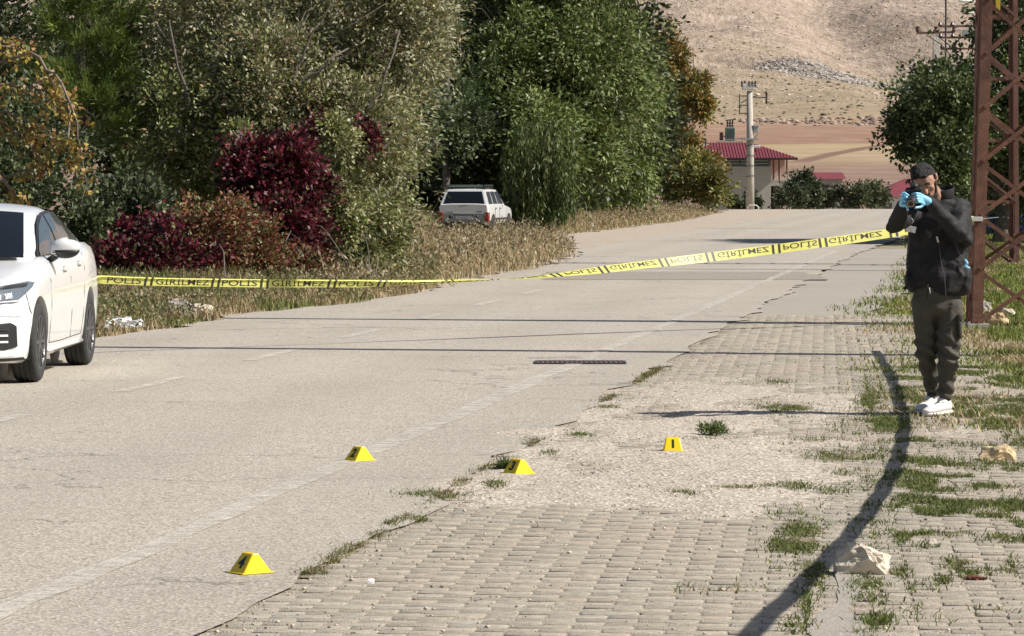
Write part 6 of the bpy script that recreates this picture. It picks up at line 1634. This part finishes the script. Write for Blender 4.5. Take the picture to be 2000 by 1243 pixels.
# collar
bm = bmesh.new(); rings = []
for i in range(21):
    a = R(-60 + i * 300 / 20) ; ca_, sa_ = math.cos(a), math.sin(a)
    b0 = Q(1839, 386, .0) + Vector((.085 * sa_, .08 * ca_, -.01)); b1 = b0 + Vector((.006 * sa_, .006 * ca_ + .0, .072 + .016 * ca_ + .014 * sa_))
    rings.append([bm.verts.new(b0), bm.verts.new(b1), bm.verts.new(b1 - Vector((.008 * sa_, .008 * ca_, 0))), bm.verts.new(b0 - Vector((.01 * sa_, .01 * ca_, 0)))])
for a, b in zip(rings, rings[1:]):
    for k in range(4): bm.faces.new((a[k], a[(k + 1) % 4], b[(k + 1) % 4], b[k]))
bm_obj('collar', bm, M_jacket, man, smooth=True, bevel=.003)
# zipper, open front edge, pocket zip
def stripe(pts, r, m, name): 
    bm = bmesh.new(); tube(bm, pts, r, 6); return bm_obj(name, bm, m, man, smooth=True)
M_zip = mat('zip_metal', (.10, .10, .11), rough=.45, metal=.5)
stripe([Q(1833, 470, -.166), Q(1838, 510, -.166), Q(1845, 545, -.163), Q(1848, 586, -.150)], .0035, M_zip, 'zip')
stripe([Q(1862, 470, -.150), Q(1876, 500, -.13), Q(1886, 515, -.115)], .003, M_zip, 'pocket_zip')
stripe([Q(1815, 562, -.155), Q(1817, 574, -.15)], .003, M_lightbar, 'drawcord')
stripe([Q(1812, 556, -.155), Q(1811, 584, -.14)], .004, M_jacket, 'drawcord')
stripe([Q(1771, 560, -.10), Q(1766, 566, -.10)], .012, M_jacket, 'hem_tab')
# label patch and badge holder on the chest
bm = bmesh.new(); c_ = Q(1778, 447, -.26); box(bm, Q(1779, 448, -.165), (.068, .008, .042), Matrix.Rotation(R(12), 3, 'Y')); bm_obj('chest_badge', bm, mat('badge_card', (.42, .42, .43), rough=.5, var=.3, scale=60), man, bevel=.002)
stripe([Q(1771, 423, -.165), Q(1779, 425, -.17), Q(1784, 431, -.17), Q(1781, 437, -.168)], .0022, M_lightbar, 'lanyard')
bm = bmesh.new(); box(bm, Q(1831, 468, -.168), (.012, .008, .04), Matrix.Rotation(R(-15), 3, 'Y')); bm_obj('zip_puller', bm, M_lightbar, man)
# spare glove stuffed in the pocket
gl = blob([(Q(1885, 509, -.135), (.008, .008, .012), Q(1889, 514, -.14), (.010, .008, .010)), (Q(1889, 514, -.14), .010, Q(1884, 520, -.14), .009), (Q(1884, 520, -.14), .009, Q(1893, 524, -.135), .008)], .004, 'glove', M_glove, None, smooth_it=1)
gl.location = man.location; tag(gl, 'light blue rubber glove sticking out of the jacket pocket', 'glove')
# trousers
def pl(c):
    ks = np.exp(-((c[:, 2] - .42) / .16) ** 2) + np.exp(-((c[:, 2] - .16) / .09) ** 2) * .9
    return wr(c, .004) + ks * .016 * np.sin(c[:, 2] * 75 + c[:, 0] * 45 + 3 * vnoise(c[:, 0] * 8, c[:, 2] * 9, 4)) * vnoise(c[:, 0] * 9 + 3, c[:, 2] * 10, 6)
TP = [(Q(1830, 560), (.165, .118, .06), Q(1828, 600), (.165, .12, .07)), (hipL, (.085, .10, .09), kneeL, (.074, .078, .08)), (kneeL, (.074, .078, .07), Q(1818, 748, .20), (.052, .056, .05)), (Q(1818, 748, .20), (.052, .058, .04), Q(1820, 762, .21), (.055, .062, .03)),
      (hipR, (.092, .108, .09), kneeR, (.082, .085, .08)), (kneeR, (.082, .085, .07), Q(1848, 752, .0), (.062, .066, .05)), (Q(1848, 752, .0), (.062, .066, .04), Q(1844, 772, .01), (.058, .068, .025)),
      (Q(1872, 615, -.0), (.03, .07, .06), Q(1868, 655, -.02), (.03, .07, .06))]
blob(TP, .0095, 'trousers', M_trouser, man, smooth_it=2, disp=pl)
bm = bmesh.new(); box(bm, Q(1873, 640, -.06), (.028, .12, .15), Matrix.Rotation(R(-4), 3, 'Y')); box(bm, Q(1874, 620, -.06), (.036, .13, .05), Matrix.Rotation(R(-4), 3, 'Y')); bm_obj('cargo_pocket', bm, M_trouser, man, bevel=.012)
# shoes
def shoe(heel, toe, nm, m):
    h = Vector((heel.x, heel.y, 0)); t_ = Vector((toe.x, toe.y, 0)); d = (t_ - h).normalized(); L = (t_ - h).length
    q = lambda f, z: h + d * (L * f) + Vector((0, 0, z))
    root = empty('shoe', tuple(Vector((0, 0, 0)))); root.parent = man
    blob([(q(.08, .060), (.040, .040, .040), q(.42, .060), (.044, .044, .036)), (q(.42, .058), (.045, .045, .034), q(.80, .045), (.046, .046, .026)), (q(.80, .045), (.046, .046, .026), q(.93, .038), (.040, .040, .020)), (q(.12, .085), (.038, .040, .034), q(.30, .095), (.036, .038, .030))], .0065, 'upper', m, root, smooth_it=2)
    blob([(q(.04, .020), (.043, .043, .020), q(.45, .017), (.046, .046, .016)), (q(.45, .016), (.047, .047, .015), q(.90, .018), (.047, .047, .015))], .0065, 'sole', M_sole, root, smooth_it=1)
    sd = Vector((-d.y, d.x, 0))
    bm = bmesh.new()
    for k in range(5):
        f = .38 + k * .09; z = .103 - k * .010; tube(bm, [q(f, z - .016) - sd * .032, q(f + .015, z + .003), q(f, z - .016) + sd * .032], .0035, 5)
    bm_obj('laces', bm, M_lace, root)
    bm = bmesh.new(); tube(bm, [q(.18, .05) + sd * -.044, q(.35, .035) - sd * .048, q(.5, .045) - sd * .048], .004, 5); bm_obj('stripe', bm, M_lace, root)
shoe(Q(1853, 806, .05), Q(1808, 806, -.18), 'shoe', M_shoe)
shoe(Q(1824, 806, .26), Q(1794, 806, .06), 'shoe', M_shoe)
bm = bmesh.new(); tube(bm, [Q(1847, 782, .01), Q(1846, 772, .01)], .042, 12); tube(bm, [Q(1822, 775, .21), Q(1821, 764, .21)], .04, 12); bm_obj('socks', bm, M_lace, man, smooth=True)
# camera
cb = empty('camera_body', tuple(man.location), 0, 'black photo camera with a stubby lens held at the man\'s eye', 'camera')
CM = Matrix.Rotation(R(-8), 3, 'Y') @ Matrix.Rotation(R(25), 3, 'X')
bm = bmesh.new(); box(bm, Q(1785, 376, -.40), (.112, .05, .070), CM); bm_obj('housing', bm, M_black, cb, bevel=.012)
bm = bmesh.new(); box(bm, Q(1784, 362, -.41), (.048, .05, .034), CM); bm_obj('prism_hump', bm, M_black, cb, bevel=.014)
bm = bmesh.new(); a = Q(1783, 382, -.41); b = Q(1779, 398, -.52); d_ = (b - a)
tube(bm, [a, a + d_ * .45, a + d_ * .46, b], [.029, .029, .033, .033], 24); bm_obj('lens_barrel', bm, M_black, cb, bevel=.002)
bm = bmesh.new(); tube(bm, [b - d_ * .02, b + d_ * .02], .026, 24); bm_obj('lens_ring', bm, mat('lens_ring', (.30, .27, .2), rough=.35, metal=.4), cb)
bm = bmesh.new(); tube(bm, [b - d_ * .01, b + d_ * .035], .018, 24); bm_obj('lens_glass', bm, M_glass, cb)
bm = bmesh.new(); box(bm, Q(1790, 362, -.43), (.02, .02, .01)); bm_obj('button', bm, M_chrome, cb)
# gloved hands
def finger(pts, r): return [(pts[i], r * (1 - .05 * i), pts[i + 1], r * (1 - .05 * (i + 1))) for i in range(len(pts) - 1)]
HL = [(wrL, (.034, .034, .034), Q(1765, 394, -.40), (.030, .026, .038)), (Q(1765, 394, -.40), (.028, .024, .04), Q(1767, 384, -.42), (.026, .022, .034))]
for i in range(4):
    y = 379 + 7.2 * i; k = [0, .3, .2, -.2][i]
    HL += finger([Q(1761, y + 1, -.425), Q(1763 + k * 3, y - 1, -.458), Q(1769 + k * 3, y, -.474), Q(1774 + k * 3 - (3 if i > 1 else 0), y + 3, -.462)], .0098)
HL += finger([Q(1768, 396, -.42), Q(1772, 404, -.45), Q(1773, 410, -.46)], .0105)
blob(HL, .0038, 'glove', M_glove, man, smooth_it=2)
HR = [(wrR, (.034, .034, .032), Q(1809, 392, -.41), (.034, .026, .027)), (Q(1809, 391, -.41), (.033, .024, .026), Q(1803, 388, -.43), (.028, .022, .026))]
for i in range(4):
    y = 379 + 5.2 * i; e = [0, 1.5, 2, 5][i]
    HR += finger([Q(1804, y + 4, -.435), Q(1797, y, -.468), Q(1789 + e, y - 1 + i * .4, -.482), Q(1783 + e, y + 1, -.468)], .0094)
HR += finger([Q(1806, 398, -.42), Q(1797, 405, -.45), Q(1788, 406, -.47)], .0105)
blob(HR, .0038, 'glove', M_glove, man, smooth_it=2)
